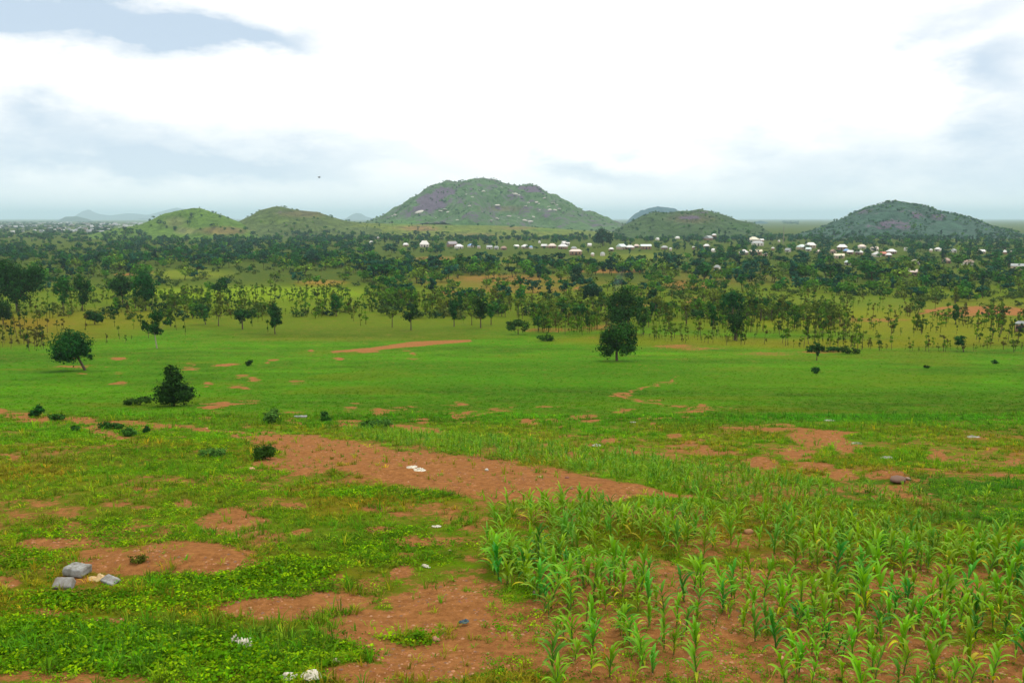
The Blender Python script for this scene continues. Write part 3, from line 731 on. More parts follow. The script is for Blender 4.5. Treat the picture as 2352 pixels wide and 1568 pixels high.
landmark('tree', 197, 850, [(-30,58,40,34),(-58,38,20,18),(-4,62,24,24),(-28,80,26,16),(8,38,14,14),(-44,32,26,12)], [(0,-3),(-8,14),(-18,34)], 3600, 2.6, DK, 'dark round mango tree with leaning trunk at left edge of the meadow', 'tree', tr=3.4, group=TG, seed=1)
landmark('tree', 400, 932, [(0,72,22,22),(-14,26,30,26),(22,30,28,22),(2,48,24,24),(-4,88,14,8),(36,38,12,12)], [(0,-3),(0,20),(0,40)], 3800, 2.8, DK, 'dark bushy tree with leaves to the ground above the red track', 'tree', group=TG, seed=2)
landmark('tree', 1417, 828, [(-22,32,24,20),(18,34,26,20),(-4,62,34,26),(14,72,28,18),(-24,56,18,18),(34,48,14,20)], [(0,-3),(-1,12),(0,30)], 3800, 2.5, (.02, .078, .010), 'broad green tree standing alone at the far middle of the meadow', 'tree', tr=3.4, group=TG, seed=3)
landmark('tree', 1428, 772, [(-18,70,26,26),(16,72,28,28),(0,92,30,18),(-4,50,34,22)], [(0,-3),(0,24)], 2600, 2.6, DK, 'big dark tree rising right behind the lone broad meadow tree', 'tree', group=TG, seed=4)
landmark('tree', 361, 800, [(-2,74,16,14),(-4,50,17,15),(26,62,10,10),(-26,54,8,12),(6,40,10,8)], [(0,-3),(-2,14),(-4,34)], 1500, 2.3, DK, 'small tree with pale trunk and crown in separate dark balls', 'tree', bark=M_BARK_PALE, tr=1.6, group=TG, seed=5)
landmark('tree', 1688, 781, [(0,40,18,20),(-8,52,14,10),(8,52,14,10),(0,22,9,12)], [(0,-3),(0,24)], 1500, 2.3, DK, 'dark top-shaped tree tapering down to its foot right of middle', 'tree', group=TG, seed=6)
landmark('tree', 1680, 742, [(-12,50,18,18),(12,50,18,18),(0,62,20,12)], [(0,-3),(0,20)], 1400, 2.3, DK, 'wide dark crown directly behind the top-shaped tree', 'tree', group=TG, seed=7)
landmark('tree', 632, 767, [(-5,56,11,13),(4,40,13,16),(-2,24,8,10),(9,28,8,8)], [(0,-3),(-1,14)], 1100, 2.2, DK, 'narrow dark tree with tapering foot at left middle of the scrub', 'tree', tr=1.5, group=TG, seed=8)
landmark('tree', 557, 756, [(0,36,18,10),(-8,30,10,9),(10,32,9,9),(0,22,8,8)], [(0,-3),(0,16)], 900, 2.1, DK, 'small umbrella-shaped tree just left of the narrow dark tree', 'tree', tr=1.8, group=TG, seed=9)
landmark('tree', 944, 758, [(2,42,14,11),(-8,34,10,8),(8,54,7,7),(0,28,8,9)], [(0,-3),(0,18)], 900, 2.1, DK, 'small dark tree with thin bare trunk beyond the pale soil strip', 'tree', tr=1.6, group=TG, seed=10)
landmark('tree', 1104, 753, [(-4,58,15,14),(6,44,12,12),(-6,38,11,10),(4,28,8,8)], [(0,-3),(0,16)], 1000, 2.1, DK, 'upright dark tree on a straight trunk, tallest of three behind meadow centre', 'tree', tr=1.7, group=TG, seed=11)
landmark('tree', 1043, 750, [(0,52,12,12),(-3,38,10,10),(2,26,7,8)], [(0,-3),(0,16)], 800, 2.1, DK, 'slim dark tree left of the tallest of the three centre trees', 'tree', tr=1.5, group=TG, seed=12)
landmark('tree', 1128, 746, [(-6,38,9,10),(8,40,9,10),(0,26,8,8)], [(0,-3),(0,14)], 600, 2.1, MD, 'short forked tree right of the tallest of the three centre trees', 'tree', tr=1.3, group=TG, seed=13)
landmark('tree', 335, 713, [(0,72,20,20),(-14,52,14,20),(12,50,15,20),(2,36,16,14),(-20,30,8,12)], [(0,-3),(-1,20)], 2200, 2.3, DK, 'tall dark tree with ragged crown behind the yellow scrub at left', 'tree', tr=2, group=TG, seed=14)
landmark('tree', 282, 700, [(0,52,20,16),(-14,44,14,14),(14,42,14,14),(0,30,13,10)], [(0,-3),(0,18)], 1700, 2.3, DK, 'dark round-topped tree beside the tall ragged tree at left', 'tree', tr=1.8, group=TG, seed=15)
landmark('tree', 146, 716, [(0,66,14,16),(-12,50,10,12),(10,48,11,16),(0,34,9,12)], [(0,-3),(0,26)], 1200, 2.2, MD, 'slender open tree on a long bare trunk near the left edge', 'tree', tr=1.6, group=TG, seed=16)
landmark('tree', 190, 714, [(-4,66,10,18),(6,50,12,16),(2,28,10,14),(14,60,9,10)], [(0,-3),(0,12)], 1200, 2.2, DK, 'narrow leafy tree beside the slender long-trunked tree at left', 'tree', tr=1.6, group=TG, seed=17)
landmark('tree', 40, 716, [(-10,92,34,28),(30,74,32,28),(-30,60,30,30),(10,48,36,28),(52,88,22,22),(-40,104,24,18)], [(0,-3),(0,24)], 4600, 2.6, DK, 'largest dark tree mass filling the left edge of the scrub', 'tree', tr=3, group=TG, seed=18)
landmark('tree', 8, 745, [(0,40,18,18),(-8,26,14,14),(10,24,12,12)], [(0,-3),(0,14)], 1100, 2.3, DK, 'short dark tree at left edge in front of the largest tree mass', 'tree', tr=1.6, group=TG, seed=19)
landmark('tree', 506, 683, [(2,28,15,12),(-10,24,9,9),(8,36,10,8)], [(0,-3),(0,12)], 800, 2.1, DK, 'small dark round tree on the bright green field at left middle', 'tree', tr=1.6, group=TG, seed=20)
landmark('tree', 218, 745, [(0,20,20,11),(12,12,10,8),(-10,24,12,8)], [(0,-3),(0,6)], 900, 2.2, DK, 'low dark spreading tree behind the leaning mango tree', 'tree', tr=1.5, group=TG, seed=21)
landmark('tree', 1356, 692, [(-14,20,16,14),(12,22,16,15),(0,30,18,13)], [(0,-3),(0,6)], 1400, 2.2, (.012, .055, .02), 'wide dark tree low to the ground in the middle woods', 'tree', group=TG, seed=22)
landmark('tree', 1497, 714, [(0,42,11,12),(-2,26,11,14),(4,14,8,10)], [(0,-3),(0,12)], 900, 2.1, (.012, .055, .02), 'dark cone-like tree right of the big dark meadow tree', 'tree', tr=1.6, group=TG, seed=23)
landmark('tree', 1477, 768, [(0,44,12,14),(-2,26,10,14),(4,56,8,8)], [(0,-3),(0,14)], 800, 2.1, MD, 'slim green tree close behind the right side of the lone meadow tree', 'tree', tr=1.4, group=TG, seed=24)
landmark('tree', 1876, 828, [(0,30,9,9),(-2,38,7,6),(2,18,5,7)], [(0,-3),(0,12)], 500, 2.0, DK, 'small dark sapling standing in front of the hedge on the right', 'tree', tr=1.2, group=TG, seed=25)
landmark('tree', 1190, 768, [(-14,22,14,12),(12,20,14,10),(-2,30,12,8)], [(0,-3),(0,10)], 900, 2.2, MD, 'low loose green tree at the back edge of the meadow centre', 'tree', tr=1.4, group=TG, seed=26)
landmark('tree', 2215, 808, [(-12,28,13,9),(-18,22,8,6),(-4,20,5,5)], [(0,-3),(-4,8),(-10,22)], 500, 2.0, DK, 'small leaning tree on a thin bare trunk at far right scrub', 'tree', tr=1.3, group=TG, seed=27)
landmark('tree', 1385, 565, [(-4,28,14,12),(10,22,12,12),(-14,16,12,10),(2,12,16,8)], [(0,-3),(0,8)], 1500, 1.9, (.012, .05, .022), 'big dark tree standing among the white roofed village houses', 'tree', tr=1.3, group=TG, seed=28)
landmark('tree', 1325, 652, [(0,30,12,12),(-4,16,12,12),(6,12,10,10)], [(0,-3),(0,8)], 900, 1.9, (.012, .052, .024), 'dark upright tree left of the faint smoke in the woods', 'tree', tr=1.3, group=TG, seed=29)
landmark('tree', 1925, 637, [(0,16,13,11),(-3,24,10,8)], [(0,-3),(0,5)], 800, 1.9, (.010, .05, .024), 'dark round tree below the cream roofed house on the right', 'tree', group=TG, seed=30)
landmark('tree', 2276, 640, [(-6,14,12,9),(10,12,13,9)], [(0,-3),(0,5)], 800, 1.9, (.016, .065, .026), 'round green tree near the long brown sheds on the right', 'tree', group=TG, seed=31)
landmark('tree', 2318, 643, [(0,14,14,11),(8,18,9,8)], [(0,-3),(0,5)], 800, 1.9, (.012, .052, .02), 'darkest round tree beside the long grey shed at right edge', 'tree', group=TG, seed=32)
SG = 'shrubs on the slope and meadow'
landmark('shrub', 573, 840, [(0,6,10,7)], None, 260, 2.0, DK, 'tiny dark shrub alone on the meadow left of middle', 'shrub', group=SG, seed=40)
landmark('shrub', 1873, 857, [(0,8,10,8),(4,12,6,5)], None, 350, 2.0, DK, 'little round shrub on the meadow in front of the dark sapling', 'shrub', group=SG, seed=41)
landmark('hedge', 1905, 808, [(-42,8,14,8),(-20,8,12,7),(6,7,14,7),(26,6,12,5)], None, 900, 2.1, DK, 'low dark hedge along the far right edge of the meadow', 'hedge', seed=42)
landmark('shrub', 1948, 812, [(-6,9,14,9),(12,6,14,7)], None, 500, 2.1, MD, 'loose green shrub at the right end of the low hedge', 'shrub', group=SG, seed=43)
landmark('shrub', 1252, 783, [(-8,8,11,8),(9,8,12,9)], None, 500, 2.1, MD, 'wide low shrub at the back edge of meadow centre', 'shrub', group=SG, seed=44)
landmark('shrub', 86, 958, [(-4,10,16,9),(6,20,12,8),(-12,4,10,6)], None, 700, 2.4, DK, 'dark low shrub on the far left end of the red track', 'shrub', group=SG, seed=45)
landmark('shrub', 130, 966, [(-6,9,12,7),(8,8,12,7)], None, 500, 2.4, MD, 'olive low shrub beside the dark shrub on the left track', 'shrub', group=SG, seed=46)
landmark('shrub', 172, 992, [(0,8,12,8)], None, 350, 2.4, MD, 'small shrub below the left track before the wider dark clump', 'shrub', group=SG, seed=47)
landmark('shrub', 256, 985, [(-10,9,18,8),(14,8,14,7)], None, 800, 2.4, MD, 'wide ragged shrub growing over the left part of the track', 'shrub', group=SG, seed=48)
landmark('shrub', 298, 1002, [(0,9,17,10)], None, 600, 2.4, MD, 'rounded weedy shrub right of the wide ragged shrub on the track', 'shrub', group=SG, seed=49)
landmark('shrub', 338, 996, [(0,10,8,9)], None, 250, 2.4, DK, 'small upright dark shrub on the track left of middle', 'shrub', group=SG, seed=50)
landmark('shrub', 628, 972, [(-2,15,19,15),(2,28,10,7)], None, 900, 2.5, LT, 'light green rounded shrub near the grey slab behind the track', 'shrub', group=SG, seed=51)
landmark('shrub', 746, 968, [(-2,12,11,12),(6,8,9,8)], None, 500, 2.4, MD, 'dark shrub right of the grey slab behind the track', 'shrub', group=SG, seed=52)
landmark('shrub', 608, 1054, [(-8,18,20,16),(12,20,18,15)], None, 1400, 2.5, (.03, .085, .008), 'dense dark bush at the left end of the wide red track', 'shrub', group=SG, seed=53)
landmark('shrub', 862, 985, [(-16,12,22,11),(18,16,20,12),(0,8,26,9)], None, 1100, 2.5, LT, 'broad light green bush behind the corn strip and track', 'shrub', group=SG, seed=54)
landmark('shrub', 488, 1050, [(-12,10,22,9),(16,12,18,10)], None, 800, 2.5, LT, 'soft green low bush left of the dense dark bush', 'shrub', group=SG, seed=55)
landmark('shrub', 320, 930, [(-14,9,20,9),(12,12,18,9)], None, 700, 2.3, MD, 'ragged green weeds clump left of the dark bushy tree', 'shrub', group=SG, seed=56)
landmark('shrub', 2130, 845, [(0,3,7,4)], None, 120, 2.0, DK, 'tiny low shrub on the right part of the meadow', 'shrub', group=SG, seed=57)
landmark('shrub', 2282, 835, [(0,4,8,4)], None, 150, 2.0, DK, 'tiny shrub at the right edge of the meadow', 'shrub', group=SG, seed=58)
landmark('shrub', 318, 1290, [(-4,8,20,10),(10,10,12,8)], None, 300, 2.6, (.09, .12, .012), 'yellowish tuft of weeds on the big bare soil mound', 'shrub', group=SG, seed=59)

# houses measured in the frame: foot x, foot y, width, roof colour
HOUSES = [(854,560,9,'w'),(932,566,14,'w'),(975,568,24,'W'),(1038,567,24,'p'),(1054,571,19,'w'),(1081,568,13,'b'),(1124,572,15,'g'),(1140,573,12,'g'),(1157,574,15,'r'),(1186,570,13,'w'),(1207,571,18,'w'),
 (1239,559,6,'w'),(1250,569,15,'w'),(1268,570,20,'k'),(1293,572,22,'w'),(1299,564,19,'w'),(1318,575,15,'g'),(1322,586,32,'k'),(1354,566,10,'w'),(1361,589,9,'w'),(1384,588,11,'g'),(1427,573,24,'c'),(1447,573,19,'w'),
 (1462,569,13,'k'),(1483,573,28,'c'),(1526,573,16,'g'),(1540,576,7,'w'),(1510,552,9,'w'),(1556,549,11,'w'),(868,549,6,'w'),(1593,573,7,'w'),(1623,569,15,'w'),(1638,579,11,'w'),(1627,552,22,'g'),(1640,547,11,'w'),
 (1730,556,25,'y'),(1749,555,11,'w'),(1740,565,30,'g'),(1708,586,24,'w'),(1736,586,30,'y'),(1757,588,13,'w'),(1775,575,6,'w'),(1789,557,6,'w'),(1841,573,22,'c'),(1862,570,25,'w'),(1857,577,13,'c'),(1934,574,24,'w'),
 (1944,581,15,'b'),(1953,584,14,'w'),(1914,582,15,'r'),(1979,571,18,'k'),(2008,576,17,'k'),(1973,585,19,'w'),(2013,590,22,'w'),(2028,588,14,'R'),(2047,583,21,'w'),(2041,591,14,'w'),(1927,594,26,'y'),(1948,609,17,'c'),
 (2103,608,22,'y'),(2097,633,21,'k'),(2174,605,22,'n'),(2222,609,29,'n'),(2338,620,34,'g'),(2154,577,13,'w'),(2138,579,5,'w'),(2254,583,17,'w'),(2307,584,18,'w'),(2325,582,5,'w'),(2080,576,5,'w'),(1647,621,14,'g'),(2345,762,26,'g'),
 (60,540,9,'g'),(110,534,8,'w'),(20,545,9,'g'),(1100,571,8,'g'),(1220,572,9,'b'),(1404,577,12,'w'),(1810,579,14,'g'),(1880,583,12,'k'),(2190,580,12,'g')]
RC = {'w': ((.72, .74, .76), 'white'), 'W': ((.78, .78, .76), 'bright white'), 'c': ((.6, .74, .74), 'pale blue-white'), 'b': ((.2, .38, .68), 'blue'), 'g': ((.32, .36, .38), 'grey'), 'p': ((.22, .2, .25), 'purple-grey'),
      'k': ((.66, .56, .5), 'pinkish'), 'r': ((.26, .16, .12), 'rusty brown'), 'R': ((.62, .2, .13), 'red'), 'y': ((.72, .68, .52), 'cream'), 'n': ((.34, .24, .19), 'brown')}
ROOF_M = {k: plain_mat('roof_sheet_' + v[1].replace(' ', '_').replace('-', '_'), tuple(.85 * c for c in v[0]), v[0], .8, .5, .4) for k, v in RC.items()}
WALL_M = [plain_mat('rendered_wall', (.36, .28, .2), (.5, .42, .32), 1.0), plain_mat('mud_wall', (.22, .14, .09), (.3, .2, .13), 1.0), plain_mat('pale_wall', (.5, .47, .42), (.62, .6, .55), 1.0)]
M_DARKW = plain_mat('dark_opening', (.02, .02, .02), (.05, .05, .05), 2)
def box(g, x0, x1, y0, y1, z0, z1):
    V = [(x0, y0, z0), (x1, y0, z0), (x1, y1, z0), (x0, y1, z0), (x0, y0, z1), (x1, y0, z1), (x1, y1, z1), (x0, y1, z1)]
    g.add(V, [[0, 3, 2, 1], [4, 5, 6, 7], [0, 1, 5, 4], [1, 2, 6, 5], [2, 3, 7, 6], [3, 0, 4, 7]])
HBOX = []
hl_sorted = sorted(range(len(HOUSES)), key=lambda i: HOUSES[i][0])
for rank, i in enumerate(hl_sorted):
    px, py, w, rc = HOUSES[i]
    x, y, z = at(px, py); k = mscale(y); W = max(w * k * .92, 2.0); Dp = W * random.uniform(.6, .9); hw = max(1.6, min(2.6, W * .32)); hr = W * (.34 if rc == 'W' else .22) + .3
    if w >= 26: Dp = W * .4; hr *= .6
    ry = random.uniform(-1.0, 1.0) if w < 26 else random.uniform(-.3, .3); e = link('house', None, loc=(x, y, z - .1)); e.rotation_euler = (0, 0, ry)
    hx, hy = W / 2, Dp / 2
    g = Geo(); box(g, -hx * .9, hx * .9, -hy * .88, hy * .88, -.3, hw); a = g.arrays(); link('wall', mesh_from('wall', a[0], a[1], WALL_M[random.randrange(3)]), e)
    g = Geo(); ins = 0 if (i % 3 == 0) else min(hx * .55, hy)
    V = [(-hx, -hy, hw), (hx, -hy, hw), (hx, hy, hw), (-hx, hy, hw), (-hx + ins, 0, hw + hr), (hx - ins, 0, hw + hr), (-hx, -hy, hw - .12), (hx, -hy, hw - .12), (hx, hy, hw - .12), (-hx, hy, hw - .12)]
    g.add(V, [[0, 1, 5, 4], [2, 3, 4, 5], [1, 2, 5, 5], [3, 0, 4, 4], [6, 7, 1, 0], [7, 8, 2, 1], [8, 9, 3, 2], [9, 6, 0, 3]])
    a = g.arrays()
    me = bpy.data.meshes.new('roof'); me.from_pydata([tuple(v) for v in a[0]], [], [tuple(dict.fromkeys(map(int, f))) for f in a[1]]); me.materials.append(ROOF_M[rc]); link('roof', me, e)
    if w >= 12:
        g = Geo(); box(g, -.45, .45, -hy * .88 - .03, -hy * .88 + .02, 0, hw * .8); a = g.arrays(); link('door', mesh_from('door', a[0], a[1], M_DARKW), e)
        for sx in (-1, 1):
            g = Geo(); box(g, sx * hx * .55 - .4, sx * hx * .55 + .4, -hy * .88 - .03, -hy * .88 + .02, hw * .4, hw * .75); a = g.arrays(); link('window', mesh_from('window', a[0], a[1], M_DARKW), e)
    sz = 'long' if w >= 26 else ('large' if w >= 20 else ('small' if w >= 10 else 'tiny'))
    tag(e, '%s house with %s sheet roof, %s house from the left in the village' % (sz, RC[rc][1], ordw(rank)), 'house', 'houses of the village below the hills')
    HBOX.append((px - w / 2, px + w / 2, py - 9 - w * .2, py))
HBOX = np.array(HBOX)

def clear_of_houses(px, py, hpx, wpx):
    ov = (px + wpx / 2 > HBOX[:, 0]) & (px - wpx / 2 < HBOX[:, 1]) & (py - hpx < HBOX[:, 3] - 2) & (py > HBOX[:, 3] - 3)
    return not ov.any()
def wood_density(px, py):
    """how thickly the plain is wooded at this place"""
    d = np.interp(py, [538, 560, 600, 640, 655, 690, 720, 750, 775], [1.3, 1.2, .95, .62, .42, .36, .30, .12, 0])
    if px < 850: d *= np.interp(py, [538, 610, 625, 650, 700], [1.0, 1.0, .6, .22, .18])
    if 850 <= px < 1600:
        if 550 < py < 572: d *= .5
        if 572 <= py < 605: d *= .28
        if 630 < py < 668 and 1050 < px < 1290: d *= .45
    if 950 < px < 2000 and 632 < py < 705: d *= .42
    if px >= 1600:
        if 545 < py < 600: d *= .75
        if 600 < py < 640: d *= .85
        if 640 < py < 695: d *= 1.5
        if py > 698 and px > 1950: d *= .25
    for cx, cy, rx, ry, st in ((430, 628, 110, 13, .8), (1470, 592, 110, 12, .8), (1130, 598, 250, 12, .5), (2270, 712, 110, 16, .95), (1960, 690, 150, 10, .7), (590, 672, 260, 18, .75), (2200, 622, 80, 8, .5)):
        if ((px - cx) / rx) ** 2 + ((py - cy) / ry) ** 2 < 1.2: d *= (1 - st)
    return d
spots = []
for _ in range(17000):
    px = random.uniform(-60, 2410); py = 538 + 225 * random.random() ** 1.15
    if px < 240 and py < 545: continue
    if random.random() > wood_density(px, py) * .75: continue
    x, y = flat_at(px, py); x = float(x); y = float(y); k = mscale(y)
    if y > 1020: continue
    if random.random() > float(sstep(.36, .56, fbm(x / 26, y / 34, 230, 2))) + .12: continue
    h = random.choice([random.uniform(2.2, 4.2), random.uniform(2.6, 4.6), random.uniform(4, 6.2)]) * (1.2 if y > 300 else .8)
    if px < 240: h *= .8
    if not clear_of_houses(px, py, h / k, h * .7 / k) and random.random() > .1: continue
    spots.append((y, x, px, py, h))
for _ in range(1150):
    px = random.uniform(235, 2420); y = random.uniform(840, 1050); s_b, _e = ray(px, 550)
    x = float(s_b) * y; gz = float(ground(np.array([x]), np.array([y]))[0]); pyv = float(project(x, y, gz)[1])
    if pyv < 540 or random.random() > float(sstep(.3, .5, fbm(x / 40, y / 60, 232, 2))) * (1 if px < 1250 or px > 1700 else .8): continue
    h = random.uniform(3.2, 6.5); k = mscale(y)
    if not clear_of_houses(px, pyv, h / k, h * .7 / k) and random.random() > .1: continue
    spots.append((y, x, px, pyv, h))
spots.sort()
n_ind = 300 - len([o for o in COL.objects if o.name.startswith('tree')])
zs_ = plain(np.array([s[1] for s in spots]), np.array([s[0] for s in spots]))
ind_trees = []
for i, (y, x, px, py, h) in enumerate(spots[:n_ind]):
    tints = ['mid', 'olive', 'dark', 'olive'] if y < 260 else ['dark', 'olive', 'mid', 'olive', 'mid', 'blue']
    kd = random.choice(['column', 'sparse', 'round', 'spread', 'column', 'sparse'] if y < 240 else ['round', 'spread', 'column', 'round'])
    tn = random.choice(tints)
    T = random.choice([t for t in TREE_KINDS if t['kind'] == kd and t['tint'] == tn])
    e = put_tree(T, x, y, float(zs_[i]), h, random.uniform(.8, 1.25)); ind_trees.append((e, px, py, T))
CW = {'dark': 'dark green', 'mid': 'green', 'olive': 'pale olive', 'blue': 'blue-green'}
ind_trees.sort(key=lambda t: -t[2])
for b in range(0, len(ind_trees), 30):
    band = sorted(ind_trees[b:b + 30], key=lambda t: t[1])
    for j, (e, px, py, T) in enumerate(band):
        e['label'] = '%s %s tree, %s from left in %s line of trees behind the meadow' % (T['word'], CW[T['tint']], ordw(j), ordw(b // 30))
print('TREES individual', len(ind_trees), 'mass', len(spots) - n_ind, 'corn', len(sel))

# the wood beyond: too many to tell apart
WT = []; WTR = []
for s_, (kd, tn) in enumerate([('round', 'dark'), ('round', 'blue'), ('spread', 'dark'), ('column', 'blue'), ('round', 'mid'), ('spread', 'blue'), ('round', 'olive')]):
    t, c = tree_template(kd, 900 + s_, 330, .07, tn, .02)
    WT.append((np.concatenate([c[0], t[0]]), np.concatenate([c[1], t[1] + len(c[0])]), np.concatenate([c[2], t[2] * np.array([.06, .045, .03])])))
m = spots[n_ind:]
P = np.array([[s[1], s[0], 0] for s in m]); P[:, 2] = ground(P[:, 0], P[:, 1])
Hh = np.array([s[4] for s in m])
widx = np.where(P[:, 1] > 420, RNG.choice(7, len(m), p=[.28, .24, .16, .1, .10, .1, .02]), RNG.choice(7, len(m), p=[.12, .1, .12, .08, .26, .08, .24]))
merge('woodland', WT, widx, P, RNG.uniform(0, 6.28, len(m)), Hh * RNG.uniform(.95, 1.4, len(m)), RNG.uniform(.75, 1.25, (len(m), 1)) * np.ones(3), M_LEAF, 'dense dark blue-green wood stretching across the plain below the hills', 'wood', zs=Hh)

# low bushes that close the gaps under and between the trees of the plain
us = []
for _ in range(9000):
    px = random.uniform(-60, 2410); py = 560 + 175 * random.random()
    d = .10 + .9 * wood_density(px, py)
    if random.random() > d * .5 or float(fbm(px / 90, py / 14, 210, 3)) < .44: continue
    x, y = flat_at(px, py); h = random.uniform(.8, 2.4)
    if not clear_of_houses(px, py, h / mscale(float(y)), 8): continue
    us.append((float(x), float(y), h, px, py))
UB = []
for q_ in range(4):
    g = Geo(); r = np.random.default_rng(1500 + q_)
    lobe_leaves(g, [(r.normal(0, .35), r.normal(0, .35), r.uniform(.3, .55), r.uniform(.45, .8), .6, r.uniform(.3, .5)) for _k in range(4)], 150, .13, np.ones(3), r, .3, .4)
    UB.append(g.arrays())
P = np.array([[u[0], u[1], 0] for u in us]); P[:, 2] = plain(P[:, 0], P[:, 1]); hh = np.array([u[2] for u in us])
T = np.array([(.055, .105, .012), (.03, .085, .012), (.075, .12, .016), (.014, .06, .018), (.10, .13, .02)])[RNG.choice(5, len(us), p=[.3, .25, .2, .15, .1])]
merge('undergrowth', UB, RNG.integers(0, 4, len(us)), P, RNG.uniform(0, 6.28, len(us)), hh * 1.1, T, M_LEAF, 'low olive and green bushes filling the gaps between the trees of the plain', 'undergrowth', zs=hh)
print('UNDER', len(us))

# scrub and small trees on the hills
pts = []
for H in HILLS:
    if H['y0'] > 3000: continue
    nn_ = {'A': 90, 'B': 90, 'C': 60, 'D': 500, 'F': 260, 'H': 1400}[H['key']]
    pd = abs(H['xx'][-1] + H['xx'][0]) / 2 * H['w'] / H['y0']; xx = RNG.uniform(H['xx'][0] - pd * .6, H['xx'][-1] + pd * .3, nn_ * 2); t = RNG.beta(1.6, 1.2, nn_ * 2) * 1.05 - 1.0
    crest = RNG.random(nn_ * 2) < .04; t[crest] = RNG.normal(0, .03, crest.sum())
    yy = H['y0'] + t * H['w']; zz = hill_z(H, xx, yy)
    zo = ground(xx, yy)
    okk = (zz > -19) & (zo - zz < .5) & (fbm(xx / 45, yy / 45, 140, 3) > .42)
    for a, b, c in list(zip(xx[okk], yy[okk], zz[okk]))[:nn_]: pts.append((a, b, c, H['y0']))
P = np.array([p[:3] for p in pts]); q = RNG.uniform(1.2, 3.4, len(P)) * np.array([1.0 if p[3] < 1500 else 1.35 for p in pts])
big = RNG.random(len(P)) < .02; q[big] *= 1.5
merge('hill_scrub', WT, RNG.integers(0, 6, len(P)), P - np.array([0, 0, .4]), RNG.uniform(0, 6.28, len(P)), q * 1.3, RNG.uniform(.9, 1.8, (len(P), 1)) * np.ones(3), M_LEAF, 'scattered small dark bushes and trees over the slopes of the hills', 'scrub', zs=q)

# ------------------------------------------------------------------ thin saplings of the scrub belt
def sapling(seed):
    r = np.random.default_rng(seed); g = Geo(); t = Geo()
    bend = r.normal(0, .06, 2)
    top = np.array([bend[0], bend[1], 1.0])
    tube(t, [(0, 0, -.05), (bend[0] * .3, bend[1] * .3, .45), tuple(top * .92)], [.015, .011, .005], 5)
    L = []
    for k in range(r.integers(3, 7)):
        zz = r.uniform(.3, .95); q = r.uniform(0, .14); a = r.uniform(0, 6.28)
        c = top * zz + np.array([math.cos(a) * q, math.sin(a) * q, 0]); c[2] = zz
        L.append((*c, r.uniform(.05, .12), r.uniform(.05, .12), r.uniform(.06, .13)))
        tube(t, [tuple(top * (zz - .12)), tuple(c)], [.010, .004], 4)
    lobe_leaves(g, L, 230, .036, np.ones(3), r, .2, .5)
    return t.arrays(), g.arrays()
SAP = [sapling(700 + i) for i in range(8)]
STN = {'olive': (.075, .125, .008), 'dark': (.02, .08, .006), 'brown': (.085, .085, .012), 'bright': (.10, .22, .004)}
SAPM = [(mesh_from('trunk', t[0], t[1], M_BARK), {k: mesh_from('crown', c[0], c[1], M_LEAF, c[2] * np.array(v)) for k, v in STN.items()}) for t, c in SAP]
sp = []
def scrub_bottom(px): return np.interp(px, [0, 110, 130, 300, 500, 700, 1000, 1300, 1500, 1700, 2000, 2352], [808, 806, 795, 790, 775, 756, 745, 768, 785, 795, 806, 812])
for _ in range(6500):
    px = random.uniform(-40, 2390); bt = scrub_bottom(px); py = bt - (bt - 672) * random.random() ** 1.1
    d = .28
    if px < 130 and py > 770: d = .4
    if 370 < px < 900 and 672 < py < 725: d = .5
    if 150 < px < 620 and py > 735: d = .07
    if 620 < px < 1150 and py > 735: d = .05
    if px > 1700 and 715 < py < 775: d = .55
    if px > 1950 and py < 725: d *= .3
    if 2150 < px and 695 < py < 725: d = .02
    x, y = flat_at(px, py)
    if random.random() > d * 1.5 * (.1 + float(sstep(.38, .6, fbm(x / 9, y / 12, 231, 2)))): continue
    x = x; sp.append((float(y), float(x), px, py))
sp.sort()
zs_ = plain(np.array([s[1] for s in sp]), np.array([s[0] for s in sp]))
inds = []
def sap_tint(px, py):
    if px < 250 and py > 740: return random.choice(['brown', 'olive', 'brown', 'dark'])
    if 370 < px < 900 and py < 720: return random.choice(['olive', 'olive', 'dark', 'bright'])
    return random.choice(['olive', 'dark', 'olive', 'brown', 'bright', 'bright'])
for i, (y, x, px, py) in enumerate(sp[:300]):
    tr, crs = random.choice(SAPM); tn = sap_tint(px, py); h = random.choice([random.uniform(.6, 1.5), random.uniform(1.2, 3.0)])
    e = link('sapling', None, loc=(x, y, float(zs_[i]))); e.scale = (h * 1.15,) * 2 + (h,); e.rotation_euler = (0, random.gauss(0, .08), random.uniform(0, 6.28))
    link('trunk', tr, e); link('crown', crs[tn], e); inds.append((e, px, py, tn, h))
    e['category'] = 'sapling'; e['group'] = 'thin saplings in the scrub belt behind the meadow'
inds.sort(key=lambda t: -t[2])
for b in range(0, len(inds), 30):
    for j, (e, px, py, tn, h) in enumerate(sorted(inds[b:b + 30], key=lambda t: t[1])):
        e['label'] = '%s %s sapling, %s from left in %s sapling row behind the meadow' % ('short' if h < 1.5 else 'spindly', {'olive': 'olive', 'dark': 'dark green', 'brown': 'brownish', 'bright': 'bright green'}[tn], ordw(j), ordw(b // 30))
m = sp[300:]; BT = []
for t, c in SAP: BT.append((np.concatenate([c[0], t[0]]), np.concatenate([c[1], t[1] + len(c[0])]), np.concatenate([c[2], t[2] * np.array([.9, .5, .9])])))
P = np.array([[s[1], s[0], 0] for s in m]); P[:, 2] = plain(P[:, 0], P[:, 1]); hh = RNG.uniform(1.3, 3.2, len(m))
T = np.array([STN[sap_tint(s[2], s[3])] for s in m])
merge('scrub', BT, RNG.integers(0, 8, len(m)), P, RNG.uniform(0, 6.28, len(m)), hh * 1.3, T, M_LEAF, 'thicket of thin yellow-green saplings behind the nearer scrub rows', 'scrub', zs=hh)
print('SAPLINGS', len(sp))

